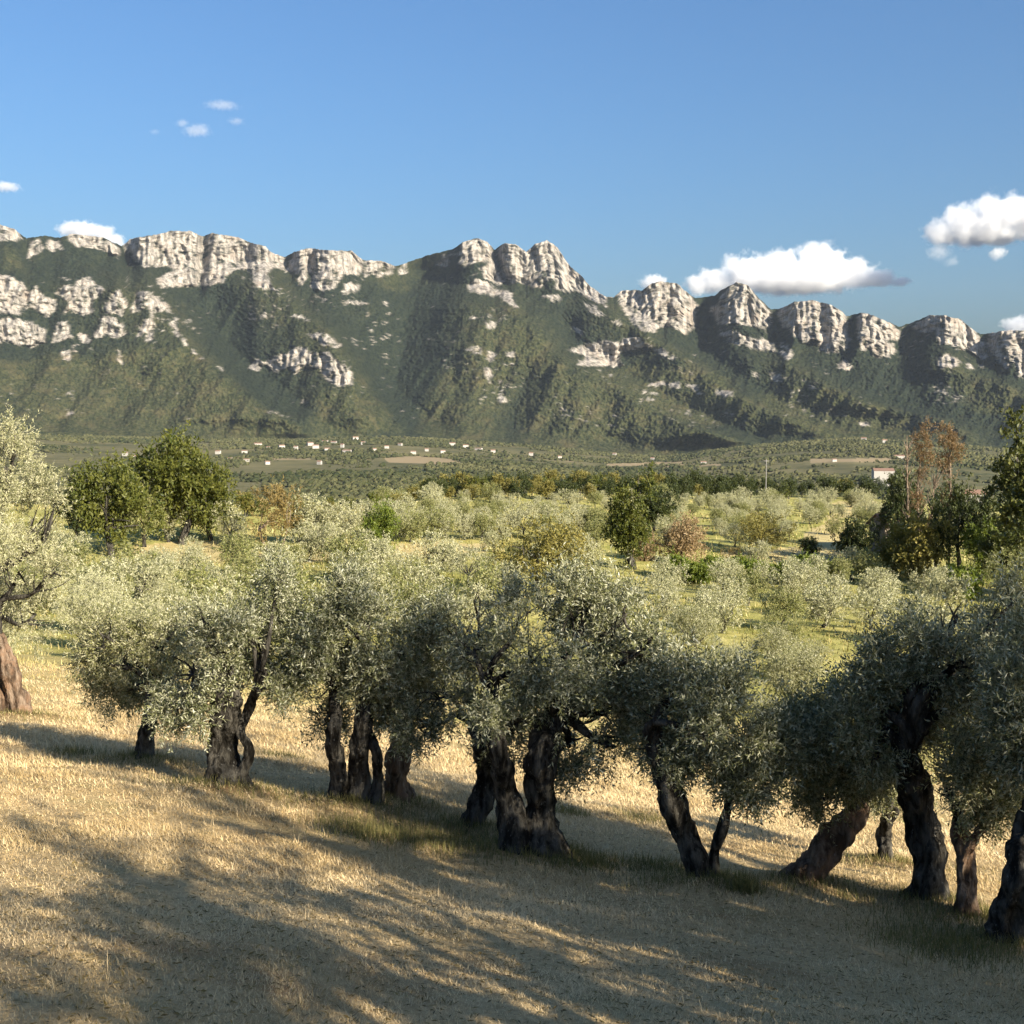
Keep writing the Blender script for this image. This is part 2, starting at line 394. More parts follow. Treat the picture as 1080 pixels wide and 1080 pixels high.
ROCKS = [
 [(-5,234),(15,240),(24,250),(14,254),(-5,254)],
 [(34,252),(42,251),(48,262),(40,268),(28,273),(30,263)],
 [(52,252),(62,256),(68,262),(58,266),(49,262)],
 [(70,248),(78,244),(93,246),(109,249),(118,256),(128,262),(127,271),(118,268),(108,262),(95,262),(80,260)],
 [(130,258),(137,249),(157,246),(181,241),(215,247),(215,270),(211,290),(208,301),(190,303),(168,302),(167,295),(177,287),(186,286),(178,280),(160,282),(148,281),(140,272)],
 [(217,250),(224,243),(252,249),(263,253),(280,258),(300,271),(301,285),(290,283),(282,290),(290,305),(278,306),(268,300),(265,285),(245,284),(235,298),(211,301),(212,290),(217,270)],
 [(302,286),(310,266),(326,259),(343,261),(380,267),(384,275),(380,290),(363,290),(358,297),(352,305),(335,306),(327,303),(330,290),(325,285),(318,300),(314,296),(320,280),(312,287)],
 [(384,275),(392,273),(403,273),(415,280),(416,290),(402,292),(390,290),(384,294)],
 [(420,284),(430,276),(429,290),(421,291)], [(461,280),(468,268),(474,267),(473,280)],
 [(482,275),(488,254),(503,248),(514,252),(520,264),(521,276),(508,275),(500,279),(488,280)],
 [(507,283),(520,275),(524,285),(533,298),(526,301),(518,296),(510,292)],
 [(494,300),(502,294),(515,297),(525,305),(538,308),(540,318),(548,322),(540,323),(527,312),(510,309),(495,306)],
 [(525,262),(532,254),(543,256),(555,264),(564,255),(577,251),(588,259),(597,273),(603,281),(614,290),(623,301),(638,311),(641,324),(630,318),(615,310),(607,307),(596,307),(585,304),(590,295),(575,295),(572,303),(555,300),(540,298),(533,292),(528,280)],
 [(572,312),(585,309),(593,314),(588,318),(575,315)], [(617,320),(628,322),(640,335),(630,333),(620,328)], [(645,336),(652,338),(656,343),(650,341)],
 [(650,310),(660,305),(678,305),(674,320),(667,332),(659,334),(655,322)],
 [(664,335),(679,305),(697,295),(714,297),(727,308),(735,322),(733,345),(722,352),(706,343),(697,344),(690,350),(676,348)],
 [(750,325),(768,303),(777,296),(788,299),(801,314),(812,328),(814,342),(806,348),(795,345),(780,341),(765,340),(756,342)],
 [(760,351),(775,348),(790,355),(803,358),(815,360),(817,371),(803,370),(785,365),(772,361),(762,355)], [(822,361),(832,365),(838,374),(832,378),(822,372)],
 [(820,330),(827,323),(838,317),(857,315),(877,320),(888,327),(893,334),(894,368),(880,372),(862,370),(864,361),(858,358),(848,363),(838,356),(830,346),(825,342)],
 [(904,333),(910,329),(921,331),(937,339),(948,346),(949,360),(940,360),(944,372),(935,378),(922,375),(918,366),(908,368),(904,355)],
 [(962,346),(980,332),(995,331),(1013,336),(1026,347),(1036,360),(1042,375),(1035,378),(1022,370),(1010,368),(1000,362),(990,364),(986,350),(978,352),(970,350)],
 [(990,376),(1000,372),(1014,381),(1008,388),(990,387)],
 [(1040,356),(1046,350),(1065,347),(1110,348),(1110,398),(1073,398),(1072,378),(1062,390),(1057,386),(1050,378),(1044,370)],
 [(883,383),(893,380),(899,388),(893,391),(885,388)],
 [(-30,290),(12,292),(25,298),(31,310),(38,300),(46,312),(58,318),(60,327),(50,334),(38,327),(25,325),(20,332),(-30,331)],
 [(-30,338),(18,336),(35,342),(49,347),(48,360),(35,365),(15,363),(-30,358)],
 [(58,308),(68,300),(75,303),(82,294),(95,292),(110,305),(104,314),(98,318),(97,330),(85,331),(75,326),(68,332),(72,318),(62,312)],
 [(60,342),(70,339),(75,350),(74,357),(62,360),(55,362)], [(112,323),(118,310),(124,304),(130,315),(135,322),(128,335),(120,331),(108,330)],
 [(107,335),(115,333),(128,340),(133,352),(125,357),(113,353),(98,358),(97,354),(105,347)],
 [(145,310),(152,305),(160,308),(168,315),(178,325),(180,330),(170,328),(160,331),(155,325),(145,328),(138,331)],
 [(152,340),(158,335),(163,342),(160,350),(161,360),(153,361),(155,350),(146,357),(143,355)],
 [(178,336),(183,338),(190,351),(200,362),(198,364),(186,354)], [(204,368),(214,378),(211,379),(203,371)], [(226,381),(236,390),(233,391)],
 [(82,354),(90,352),(95,360),(88,362)], [(65,370),(72,368),(75,380),(67,380)], [(123,370),(129,377),(129,385),(123,382)],
 [(262,390),(270,378),(280,382),(300,372),(318,366),(330,372),(345,372),(358,380),(370,392),(371,405),(360,408),(345,402),(338,390),(320,385),(312,395),(305,385),(292,392),(280,385),(270,392)],
 [(325,352),(345,352),(360,365),(350,368),(335,360)], [(300,333),(315,332),(328,340),(315,336)],
 [(496,330),(504,336),(498,336)], [(510,341),(520,337),(523,345),(512,346)], [(491,367),(500,365),(507,366),(507,373),(497,372)], [(514,370),(523,376),(518,382),(514,378)],
 [(513,386),(519,394),(517,403),(512,400)], [(526,417),(534,419),(533,426),(527,424)], [(535,372),(543,371),(542,378),(536,378)],
 [(600,370),(612,364),(625,362),(640,358),(655,364),(660,357),(672,355),(683,362),(688,366),(675,367),(655,370),(652,378),(660,386),(645,388),(625,386),(610,385),(617,376)],
 [(688,366),(700,370),(715,378),(712,380),(697,376)], [(684,403),(700,402),(703,408),(690,408)], [(706,403),(715,402),(718,410),(708,409)], [(723,404),(735,406),(741,415),(728,411)],
 [(602,345),(613,348),(615,353),(606,350)], [(811,392),(822,396),(824,404),(815,401)], [(853,403),(863,410),(856,410)], [(794,392),(799,396),(795,398)], [(755,411),(770,413),(774,418),(758,419)],
 [(360,317),(378,318),(391,323),(376,322),(362,321)], [(338,312),(346,314),(340,319)], [(362,298),(378,300),(376,308),(362,310)], [(404,316),(409,318),(406,322)], [(905,445),(916,446),(915,449),(906,448)],
 [(1020,385),(1024,383),(1026,390),(1021,390)], [(1033,384),(1038,386),(1036,390)],
]
# ridge / gully lines: (polyline sorted by y, amplitude m towards the camera, width left px, width right px)
LINES = [
 ([(150,305),(205,370),(250,405),(300,445),(310,458)], 240, 150, 45),
 ([(285,300),(330,340),(375,400),(430,455)], 230, 120, 38),
 ([(540,325),(577,369),(614,391),(651,411),(681,428),(720,447),(770,466)], 220, 170, 45),
 ([(640,330),(670,350),(707,371),(740,391),(766,412),(794,427),(824,441),(860,458)], 150, 80, 40),
 ([(830,385),(870,408),(920,428),(984,441),(1010,454),(1030,468)], 120, 80, 35),
 ([(1010,390),(1060,410),(1120,440)], 90, 70, 40),
 ([(445,285),(432,340),(420,390),(413,418),(432,455)], -230, 55, 55),
 ([(95,390),(83,413),(60,450)], -60, 26, 22), ([(150,395),(143,413),(118,452)], -60, 26, 22), ([(35,380),(20,420),(-5,450)], -50, 30, 22),
 ([(560,400),(545,430),(540,462)], -70, 40, 34), ([(640,425),(640,450),(650,475)], -50, 30, 30), ([(480,390),(470,430),(466,458)], -50, 25, 25),
 ([(225,310),(240,360),(285,425)], -60, 40, 40), ([(950,370),(960,400),(975,430)], -40, 40, 40), ([(745,330),(740,365),(770,400)], -60, 25, 35),
 ([(690,296),(692,320),(686,350)], 100, 22, 60), ([(771,297),(769,315),(763,345)], 90, 30, 55), ([(831,318),(832,335),(834,360)], 90, 22, 75),
 ([(907,330),(907,345),(905,370)], 75, 20, 50), ([(984,331),(987,350),(990,385)], 75, 36, 60), ([(1062,346),(1064,370),(1068,395)], 80, 26, 50),
 ([(868,318),(868,340),(868,362)], -60, 8, 8), ([(707,310),(706,330),(700,345)], -40, 5, 5), ([(523,258),(525,275),(533,290)], -90, 6, 8), ([(484,258),(482,280)], 110, 10, 45),
 ([(216,246),(214,270),(210,300)], -70, 8, 8), ([(302,270),(303,290),(320,320)], -110, 16, 16), ([(330,272),(326,300)], -50, 7, 7), ([(128,258),(140,285)], -80, 12, 12),
 ([(534,256),(540,290)], 70, 12, 60), ([(577,253),(585,300)], 70, 30, 40),
]
SCRUB = [[(-300,372),(60,378),(150,372),(195,372),(250,410),(310,450),(300,470),(-300,470)], [(330,410),(372,408),(430,455),(330,465)],
 [(440,430),(500,345),(540,340),(600,395),(680,432),(770,470),(640,490),(440,470)], [(620,395),(690,385),(740,395),(800,435),(840,455),(720,445)],
 [(800,420),(860,405),(930,435),(1010,460),(900,470),(820,450)], [(1000,400),(1060,410),(1150,440),(1150,460),(1020,430)], [(400,275),(478,262),(480,285),(430,310),(405,300)], [(0,262),(20,262),(30,280),(0,285)]]

def inpoly(px, py, poly):
    res = np.zeros(px.shape, bool)
    n = len(poly)
    for i in range(n):
        x1, y1 = poly[i]; x2, y2 = poly[(i + 1) % n]
        if y1 == y2: continue
        c = ((y1 > py) != (y2 > py)) & (px < (x2 - x1) * (py - y1) / (y2 - y1) + x1)
        res ^= c
    return res
def polymask(px, py, polys):
    out = np.zeros(px.shape, bool)
    for p in polys:
        a = np.array(p, float)
        sel = (px > a[:, 0].min() - 1) & (px < a[:, 0].max() + 1) & (py > a[:, 1].min() - 1) & (py < a[:, 1].max() + 1)
        if sel.any():
            o = out[sel]; o |= inpoly(px[sel], py[sel], p); out[sel] = o
    return out
def blur(a, k, axis):
    if k < 2: return a
    a = np.moveaxis(a, axis, 0)
    for _ in range(2):
        p = np.concatenate([np.repeat(a[:1], k, 0), a, np.repeat(a[-1:], k, 0)])
        c = np.cumsum(p, 0)
        w = 2 * (k // 2) + 1
        s = k - k // 2
        a = (c[s + w - 1: s + w - 1 + len(a)] - np.concatenate([np.zeros_like(c[:1]), c])[s: s + len(a)]) / w
    return np.moveaxis(a, 0, axis)

def make_mountain():
    step = 1.0
    px1 = np.arange(-330, 1410, step); nr = 290
    sky = np.interp(px1, SKY[:, 0], SKY[:, 1])
    sky = sky + 1.3 * fbm(P3(px1 / 5.0, 0.5), 4, 21, 0.7) + 0.6
    foot = foot_py(px1) + 5 + 2.5 * fbm(P3(px1 / 30, 0.3), 3, 22)
    t = np.linspace(0, 1, nr)[:, None]
    py = foot[None] * (1 - t) + sky[None] * t
    px = np.repeat(px1[None], nr, 0)
    # warped coordinates for ragged outlines
    wx = px + 4.2 * fbm(P3(px / 7, py / 7), 4, 31, 0.75); wy = py + 4.2 * fbm(P3(px / 7, py / 9), 4, 32, 0.75)
    rock = polymask(wx, wy, ROCKS).astype(float)
    def area(p):
        a = np.array(p, float); return 0.5 * abs(np.dot(a[:, 0], np.roll(a[:, 1], -1)) - np.dot(a[:, 1], np.roll(a[:, 0], -1)))
    band = polymask(px, py, [p for p in ROCKS if area(p) > 220]).astype(float)
    # outcrops scattered on the slopes
    spk = fbm(P3(px / 4, py / 3.4), 3, 41, 0.65) + 0.55 * fbm(P3(px / 40, py / 26), 2, 42)
    rock = np.maximum(rock, ((spk > 0.74) & (py < foot[None] - 25)).astype(float))
    # vegetation ledges inside the rock
    veg = fbm(P3(px / 5, py / 3.6), 4, 43, 0.75)
    rock = rock * (veg < 0.25)
    rock_s = blur(blur(band, 7, 1), 3, 0)
    scrub = polymask(px + 10 * fbm(P3(px / 25, py / 25), 3, 51), py + 8 * fbm(P3(px / 25, py / 25), 3, 52), SCRUB).astype(float)
    scrub = np.clip(blur(blur(scrub, 13, 1), 9, 0) * 0.85 + 0.28 * fbm(P3(px / 14, py / 10), 3, 53), 0, 1)
    hx, hy, te = hdir(px, py)
    # distance: cliffs are steep, slopes lean back
    slope = 1.75 * (1 - rock_s) + 0.22 * rock_s
    slope = slope + 0.5 * np.clip((py - (foot[None] - 30)) / 30, 0, 1)
    dz = -np.diff(py, axis=0) / F_PX * 5200
    D = FOOT_D + np.concatenate([np.zeros((1, px.shape[1])), np.cumsum(slope[:-1] * dz, 0)])
    macro = blur(D, 91, 1)
    D = macro + 0.38 * (D - macro)
    up = np.clip((foot[None] - py) / 25.0, 0, 1)
    for (pl, amp, wl, wr) in LINES:
        a = np.array(pl, float)
        lx = np.interp(py, a[:, 1], a[:, 0]) + 3.5 * fbm(P3(py / 12, px * 0 + pl[0][0]), 3, 61)
        dx = px - lx
        f = np.clip(1 - np.where(dx < 0, -dx / wl, dx / wr), 0, 1)
        f = f * f * (3 - 2 * f) * 0.5 + f * 0.5
        y0, y1 = a[0, 1], a[-1, 1]
        fall = np.clip(1 - (y0 - py) / 25, 0, 1) * np.clip(1 - (py - y1) / 20, 0, 1)
        D = D - 1.0 * amp * f * np.clip(fall, 0, 1) * up
        if pl[-1][1] > 400 and wl + wr > 60:      # open scrub on the spurs, closed dark forest in the gullies
            scrub = np.clip(scrub + (0.55 if amp > 0 else -0.75) * f * f * np.clip(fall, 0, 1), 0, 1)
    # fractal relief: ribs running down the slope, vertical fluting on the cliffs, tree canopy
    rid = 1 - np.abs(fbm(P3((px + 0.55 * py) / 34, py / 90), 3, 71, 0.5)) * 2
    D = D - 36 * rid * up * (1 - rock_s)
    rid2 = 1 - np.abs(fbm(P3((px + 0.7 * py) / 13, py / 40), 3, 72, 0.5)) * 2
    D = D - 9 * rid2 * up * (1 - rock_s)
    flu = 1 - np.abs(fbm(P3(px / 6.5 + 0.6 * vn(P3(px / 20, py / 20), 75), py / 34), 4, 73, 0.62)) * 2
    D = D - 40 * flu * rock_s
    flu2 = 1 - np.abs(fbm(P3(px / 2.6, py / 12), 2, 78, 0.6)) * 2
    D = D - 13 * flu2 * rock_s
    D = D - 16 * fbm(P3(px / 4.0, py / 3.0), 3, 74, 0.6) * np.maximum(rock_s, rock)
    D = blur(D, 3, 1)
    can = vn(P3(px / 1.6, py / 2.0), 76) + 0.6 * vn(P3(px / 3.0, py / 3.4), 77)
    D = D - 6.5 * can * up * (1 - rock) * sstep(0, 0.2, 1 - t)
    X, Y, Z = hx * D, hy * D, te * D
    Z = Z + 2.6 * (vn(P3(px / 2.1, py / 1.9), 79) + 0.7 * vn(P3(px / 1.2, py / 1.1), 80)) * up * (1 - rock) * sstep(0, 0.15, 1 - t)
    # sunk skirt in front and the far side behind
    rows = [(hx[0] * (FOOT_D - 150), hy[0] * (FOOT_D - 150), Z[0] - 60)]
    backs = []
    for q, (dd, dzz) in enumerate([(60, -14), (220, -80), (700, -330), (1500, -900), (1700, -1300)]):
        Db = D[-1] + dd
        backs.append((hx[-1] * Db, hy[-1] * Db, Z[-1] + dzz + (6 * vn(P3(px1 / 4, q), 81) if q < 3 else 0)))
    X = np.concatenate([[rows[0][0]], X] + [[b[0]] for b in backs]); Y = np.concatenate([[rows[0][1]], Y] + [[b[1]] for b in backs])
    Z = np.concatenate([[rows[0][2]], Z] + [[b[2]] for b in backs])
    nb = len(backs)
    pad = lambda a: np.concatenate([a[:1], a] + [a[-1:] * 0.3] * nb)
    rock, scrub = pad(blur(rock, 3, 1)), pad(scrub)
    R_, C_ = X.shape
    idx = np.arange(R_ * C_).reshape(R_, C_)
    Q = np.stack([idx[:-1, :-1], idx[:-1, 1:], idx[1:, 1:], idx[1:, :-1]], -1).reshape(-1, 4)
    o = build('mountain', np.stack([X, Y, Z], -1).reshape(-1, 3), Q, mats=[M_MOUNT], attrs={'rock': rock.ravel(), 'scrub': scrub.ravel()}, smooth=True)
    tag(o, 'long mountain ridge with pale limestone cliffs above dark wooded slopes', kind='structure')
    return float(Z.max())

# ------------------------------------------------------------------ foreground olive trees (photo pixels)
# stems: list of [(px, py, width px), ...] from the base up; blobs: (px, py, radius px)
FG = [
 dict(base=(24,757), stems=[[(25,761,25),(18,735,20),(7,700,18),(-4,670,14)], [(6,754,18),(-4,715,14),(-18,680,11)]], mat='sun_warm', leaf='pale', tw=9000,
      blobs=[(8,500,44),(-30,560,70),(34,555,42),(20,610,50),(-30,640,60),(38,655,40),(16,465,20),(60,530,20),(-10,690,36),(58,610,26)], parts=('stem',),
      label='tall silvery olive tree cut off by the left edge, with a pale sunlit trunk'),
 dict(base=(149,806), stems=[[(149,806,30),(152,785,18),(156,760,15),(160,735,12)], [(156,816,8),(156,795,7),(158,775,6)]], mat='dark', leaf='olive', tw=4200,
      blobs=[(128,690,42),(165,685,40),(105,675,30),(150,722,34),(185,720,30),(120,735,26),(190,665,26),(96,706,20)],
      label='small leaning olive with a thin dark trunk, second from the left in front'),
 dict(base=(237,834), stems=[[(237,836,50),(236,815,36),(235,785,28),(238,750,28),(240,725,22)], [(250,824,14),(258,808,11),(262,790,10),(254,772,10),(262,748,10),(272,725,9)]], mat='dark', leaf='grey', tw=6200,
      blobs=[(235,690,46),(200,715,40),(275,690,42),(290,645,28),(230,745,34),(310,690,34),(185,752,26),(295,740,30),(262,650,22),(215,660,26),(293,617,14)],
      label='olive tree with a thick dark trunk and a thin looping side stem'),
 dict(base=(374,854), stems=[[(376,858,34),(379,820,22),(380,780,18),(384,745,16)], [(357,852,26),(357,815,19),(352,780,16),(354,745,14)], [(394,856,22),(399,825,13),(396,795,11),(386,765,11)]], mat='dark', leaf='grey', tw=6200,
      blobs=[(362,690,44),(345,725,36),(395,715,38),(350,650,26),(365,625,14),(385,665,32),(330,690,26),(410,750,28),(345,765,24),(425,690,30)],
      label='old olive tree whose dark hollow trunk has split into three stems'),
 dict(base=(420,852), stems=[[(420,854,40),(418,830,27),(419,805,23),(423,775,20),(428,750,16)]], mat='sun_warm', leaf='olive', tw=3200,
      blobs=[(440,705,38),(425,735,30),(465,735,32),(450,670,28),(415,760,22)],
      label='olive tree with a reddish sunlit trunk just right of the split hollow one'),
 dict(base=(497,878), stems=[[(495,880,34),(503,855,25),(511,830,21),(511,805,17),(504,785,14),(500,760,12)]], mat='dark', leaf='grey', tw=4600,
      blobs=[(490,700,44),(460,745,38),(510,745,36),(480,665,34),(440,775,24),(520,790,24),(500,640,20)],
      label='slim olive tree with a crooked grey trunk left of the big twin trunks'),
 dict(base=(562,904), stems=[[(574,908,56),(573,880,38),(570,845,32),(571,805,31),(578,765,28)], [(550,902,42),(545,875,29),(534,835,23),(526,795,19),(519,760,16)]], mat='dark', leaf='grey', tw=10500,
      blobs=[(560,690,56),(610,680,52),(650,710,48),(525,720,44),(590,740,50),(640,760,44),(680,690,34),(615,640,32),(550,650,30),(670,740,34),(540,780,34),(600,795,34),(648,795,30),(660,655,24),(695,715,20),(500,690,30)],
      label='largest olive tree near the middle, with two thick dark trunks from one base'),
 dict(base=(744,935), stems=[[(742,938,38),(735,908,27),(722,878,25),(708,846,27),(698,812,24),(690,785,18)], [(752,938,16),(752,905,13),(761,875,11),(768,850,9)]], mat='dark', leaf='grey', tw=6800,
      blobs=[(740,770,48),(700,765,40),(785,780,42),(745,822,36),(790,828,32),(715,805,28),(760,735,34),(820,790,30),(680,790,22),(715,730,26)],
      label='olive tree with a forked V shaped trunk and low leaves, right of the middle'),
 dict(base=(849,936), stems=[[(846,938,52),(858,915,36),(873,893,31),(893,868,27),(908,848,20)]], mat='sun_warm', leaf='olive', tw=4800,
      blobs=[(880,805,44),(850,780,36),(915,815,36),(890,760,38),(845,825,26),(925,775,30),(868,850,18),(905,845,20)],
      label='olive tree with a trunk leaning strongly to the right'),
 dict(base=(933,914), stems=[[(932,915,22),(933,898,17),(932,882,15),(936,865,12)]], mat='dark', leaf='olive', tw=1500,
      blobs=[(936,848,22),(952,838,18),(920,842,16)],
      label='small olive tree with a short dark trunk standing farther back on the right'),
 dict(base=(977,958), stems=[[(977,962,52),(980,930,35),(979,895,33),(971,860,32),(962,825,31),(955,795,24)]], mat='dark', leaf='grey', tw=9500,
      blobs=[(950,755,52),(1005,705,50),(905,765,40),(1040,745,46),(965,700,40),(1000,770,44),(1050,690,40),(920,800,26),(930,720,30),(1010,655,26),(1062,650,26),(875,785,20)],
      label='wide olive tree with thick dark trunk bent left near the right edge'),
 dict(base=(1020,976), stems=[[(1020,980,32),(1019,950,23),(1018,915,21),(1015,885,20),(1012,865,15)], [(1018,905,11),(1028,885,10),(1040,868,8)]], mat='sun_warm', leaf='olive', tw=3600,
      blobs=[(1020,830,36),(1045,815,32),(1000,845,24),(1040,850,24),(1065,830,26),(1015,800,28)],
      label='young olive tree with a thin reddish sunlit trunk near the right edge'),
 dict(base=(1062,1002), stems=[[(1062,1006,66),(1066,965,40),(1076,915,35),(1092,870,32),(1104,830,26)]], mat='dark', leaf='grey', tw=7000,
      blobs=[(1100,760,60),(1075,735,46),(1140,790,60),(1085,800,40),(1150,720,50),(1070,775,28),(1100,690,44)],
      label='olive tree with a dark trunk cut off by the right edge'),
]
LEAFM = {'olive': M_OLIVE, 'grey': M_OLIVE_GREY, 'pale': M_OLIVE_PALE}
BARKM = {'dark': M_BARK, 'sun_warm': M_BARK_SUNLIT, 'pale': M_BARK_PALE}
for f in FG:
    bx, by, bz = hit(*f['base'])
    f['pos'] = (bx, by, bz)
for f in FG:
    MOUNDS.append((f['pos'][0] + 0.05, f['pos'][1] + 0.1, 0.30 + 0.022 * f['pos'][1], 0.13))

def fg_tree(f, seed):
    rng = np.random.default_rng(seed)
    bx, by, bz = f['pos']
    bz = float(ground_h(bx, by))
    root = empty('olive_tree', (bx, by, bz), f['label'], 'olive tree', 'olive trees of the front row')
    org = np.array([bx, by, bz])
    sc_ = by / F_PX
    tops = []
    for si, st in enumerate(f['stems']):
        P, R = [], []
        dy = rng.uniform(-0.12, 0.12) * (1 if si else 0)
        for q, (x, y, w) in enumerate(st):
            p = at_depth(x, y, by + dy + 0.1 * q * rng.uniform(-1, 1))
            P.append(p - org); R.append(w * 0.5 * sc_)
        P = np.array(P); R = np.array(R)
        P = np.concatenate([[P[0] + np.array([0, 0, -0.3])], P]); R = np.concatenate([[R[0] * 1.2], R])
        V, Q, T = tube(P, R, 72, 44, 0.30, 0.15, seed * 3 + si, 7.5)
        V[:, :] += 0.012 * fbm(V * 16, 2, seed)[:, None] * rng.normal(size=3)
        build('trunk' if si == 0 else 'stem', V, Q, T, [BARKM[f['mat']]], smooth=True, parent=root)
        tops.append((P[-1], R[-1], P[-1] - P[-2]))
    C, R = [], []
    for (x, y, r) in f['blobs']:
        rr = r * sc_ * (0.93 if len(f['blobs']) > 14 else 0.86); y -= 7
        dep = by + rng.uniform(-0.9, 0.9) * rr * 1.3 + (0.7 * rr if y > f['base'][1] - 125 else 0)
        C.append(at_depth(x, y, dep) - org); R.append([rr * 0.95, rr * 1.15, rr * 0.92])
    C, R = np.array(C), np.array(R)
    # small outlying sprays that break up the outline
    ec, er = [], []
    for c, r in zip(C, R):
        for _ in range(4):
            u = norm(rng.normal(size=3) * [1, 1, 1.1] + [0, 0, 0.25]); ec.append(c + r * u * rng.uniform(0.95, 1.3)); er.append(r * rng.uniform(0.2, 0.36))
    EC, ER = np.concatenate([C, ec]), np.concatenate([R, er])
    # limbs: from the stem tops out to the leaf masses
    near = [int(np.argmin([np.linalg.norm(c - t[0]) for t in tops])) for c in C]
    for ci, c in enumerate(C):
        tp, tr, tdv = tops[near[ci]]
        bag = Bag()
        L = np.linalg.norm(c - tp)
        m1 = tp + norm(tdv) * L * 0.25 + (c - tp) * 0.2 + rng.normal(size=3) * 0.05
        m2 = tp + (c - tp) * 0.65 + np.array([0, 0, 0.06]) + rng.normal(size=3) * 0.06
        r0 = max(0.018, tr * 0.5)
        bag.add(*tube([tp - norm(tdv) * 0.15, m1, m2, c], [r0 * 1.2, r0, r0 * 0.6, r0 * 0.3], 16, 8, 0.12, 0, seed + ci, 9.0))
        for b in range(6):
            u = norm(rng.normal(size=3) + np.array([0, 0, 0.3])); e = c + R[ci] * u * 0.9
            s0 = m2 + (c - m2) * rng.uniform(0, 1)
            bag.add(*tube([s0, (s0 + e) / 2 + rng.normal(size=3) * 0.05, e], [r0 * 0.32, r0 * 0.2, 0.003], 8, 5))
        V, Q, T, A = bag.done()
        build('limb', V, Q, T, [M_BARK], smooth=True, parent=root)
    sz = 0.066
    V, Q, tint = crown(rng, EC, ER, int(f['tw'] * 1.1), 14, 0.25, sz, 0.0185, gap=0.05, gfreq=2.1, seed=seed, shell=0.42, shoots=0.3)
    build('crown', V, Q, mats=[LEAFM[f['leaf']]], attrs={'tint': tint}, parent=root)
    return root

# ------------------------------------------------------------------ generic tree prototypes for the middle distance
def proto_mesh(kind, seed, H, W, nt, ll, lw, mat, bark=None, trunk_h=0.3, lpt=10, tlen=0.5, gap=-0.2, shape='round', gfreq=None, stems=1, shell=0.45):
    """returns (trunk mesh object, crown mesh object) built round the origin; objects unlinked from the scene"""
    rng = np.random.default_rng(seed)
    bark = bark or M_BARK
    C, R = [], []
    if shape == 'round':
        n = rng.integers(6, 9)
        for i in range(n):
            a = i * 2.4 + rng.uniform(-.4, .4); q = rng.uniform(0.18, 0.32) * W
            C.append([q * math.cos(a), q * math.sin(a), H * (trunk_h + (1 - trunk_h) * rng.uniform(0.3, 0.72))])
            s = rng.uniform(0.2, 0.3); R.append([W * s, W * s, min(W * s * 1.1, H * 0.3)])
        C.append([0, 0, H * (trunk_h + (1 - trunk_h) * 0.55)]); R.append([W * 0.3, W * 0.3, H * (1 - trunk_h) * 0.42])
    elif shape == 'column':
        n = 8
        for i in range(n):
            z = H * (trunk_h + (1 - trunk_h) * (i + 0.5) / n); k = math.sin(math.pi * (0.18 + 0.76 * (i + .5) / n))
            a = rng.uniform(0, 6.28); q = 0.14 * W
            C.append([q * math.cos(a), q * math.sin(a), z]); s = 0.42 * k * rng.uniform(0.8, 1.15)
            R.append([W * s, W * s, H * 0.11])
    elif shape == 'bush':
        n = rng.integers(6, 10)
        for i in range(n):
            a = i * 2.4; q = rng.uniform(0.1, 0.34) * W
            C.append([q * math.cos(a), q * math.sin(a), H * rng.uniform(0.28, 0.66)]); s = rng.uniform(0.2, 0.3)
            R.append([W * s, W * s, H * rng.uniform(0.24, 0.36)])
    C, R = np.array(C), np.array(R)
    V, Q, tint = crown(rng, C, R, nt, lpt, tlen, ll, lw, gap=gap, gfreq=gfreq or 3.2 / W, seed=seed, shell=shell, spread=0.9)
    V[:, 2] = np.maximum(V[:, 2], 0.02) * (H / np.percentile(V[:, 2], 99.3))
    oc = build('crown', V, Q, mats=[mat], attrs={'tint': tint})
    bag = Bag()
    for s in range(stems):
        off = np.array([rng.uniform(-.1, .1) * W, rng.uniform(-.1, .1) * W, 0]) if stems > 1 else np.zeros(3)
        top = np.array([rng.uniform(-.08, .08) * W, rng.uniform(-.08, .08) * W, H * (trunk_h + 0.25 * (1 - trunk_h))]) + off * 1.6
        r0 = 0.035 * H if stems == 1 else 0.014 * H
        bag.add(*tube([off + [0, 0, -0.4], off + [0, 0, 0.05 * H], (off + top) / 2 + rng.normal(size=3) * 0.03 * W, top], [r0 * 1.5, r0 * 1.15, r0 * 0.9, r0 * 0.6], 12, 8, 0.12, 0.06, seed))
        for c in C[:: max(1, stems)]:
            bag.add(*tube([top - [0, 0, 0.1], (top + c) / 2 + rng.normal(size=3) * 0.04 * W, c], [r0 * 0.55, r0 * 0.35, r0 * 0.15], 7, 5))
    V, Q, T, A = bag.done()
    ot = build('trunk', V, Q, T, [bark], smooth=True)
    for o in (ot, oc): COL.objects.unlink(o)
    return ot, oc

def put(name, proto, loc, rot, s, label, cat, group=None, sz=None, parts=True):
    root = empty(name, loc, label, cat, group)
    root.rotation_euler = (0, 0, rot); root.scale = (s, s, s * (sz or 1))
    for o in proto:
        c = o.copy(); COL.objects.link(c); c.parent = root; c.name = o.name.split('.')[0]
    return root

def put_px(name, proto, pH, px, py_base, h_px, label, cat, group=None, rot=0.0, w_ratio=1.0):
    """stand a tree of prototype height pH at the ground point of a photo pixel, h_px tall in the photo"""
    x, y, z = hit(px, py_base)
    s = h_px / F_PX * math.hypot(x, y) / pH
    r = put(name, proto, (x, y, z - 0.05), rot, s * w_ratio, label, cat, group, sz=1 / w_ratio)
    return r

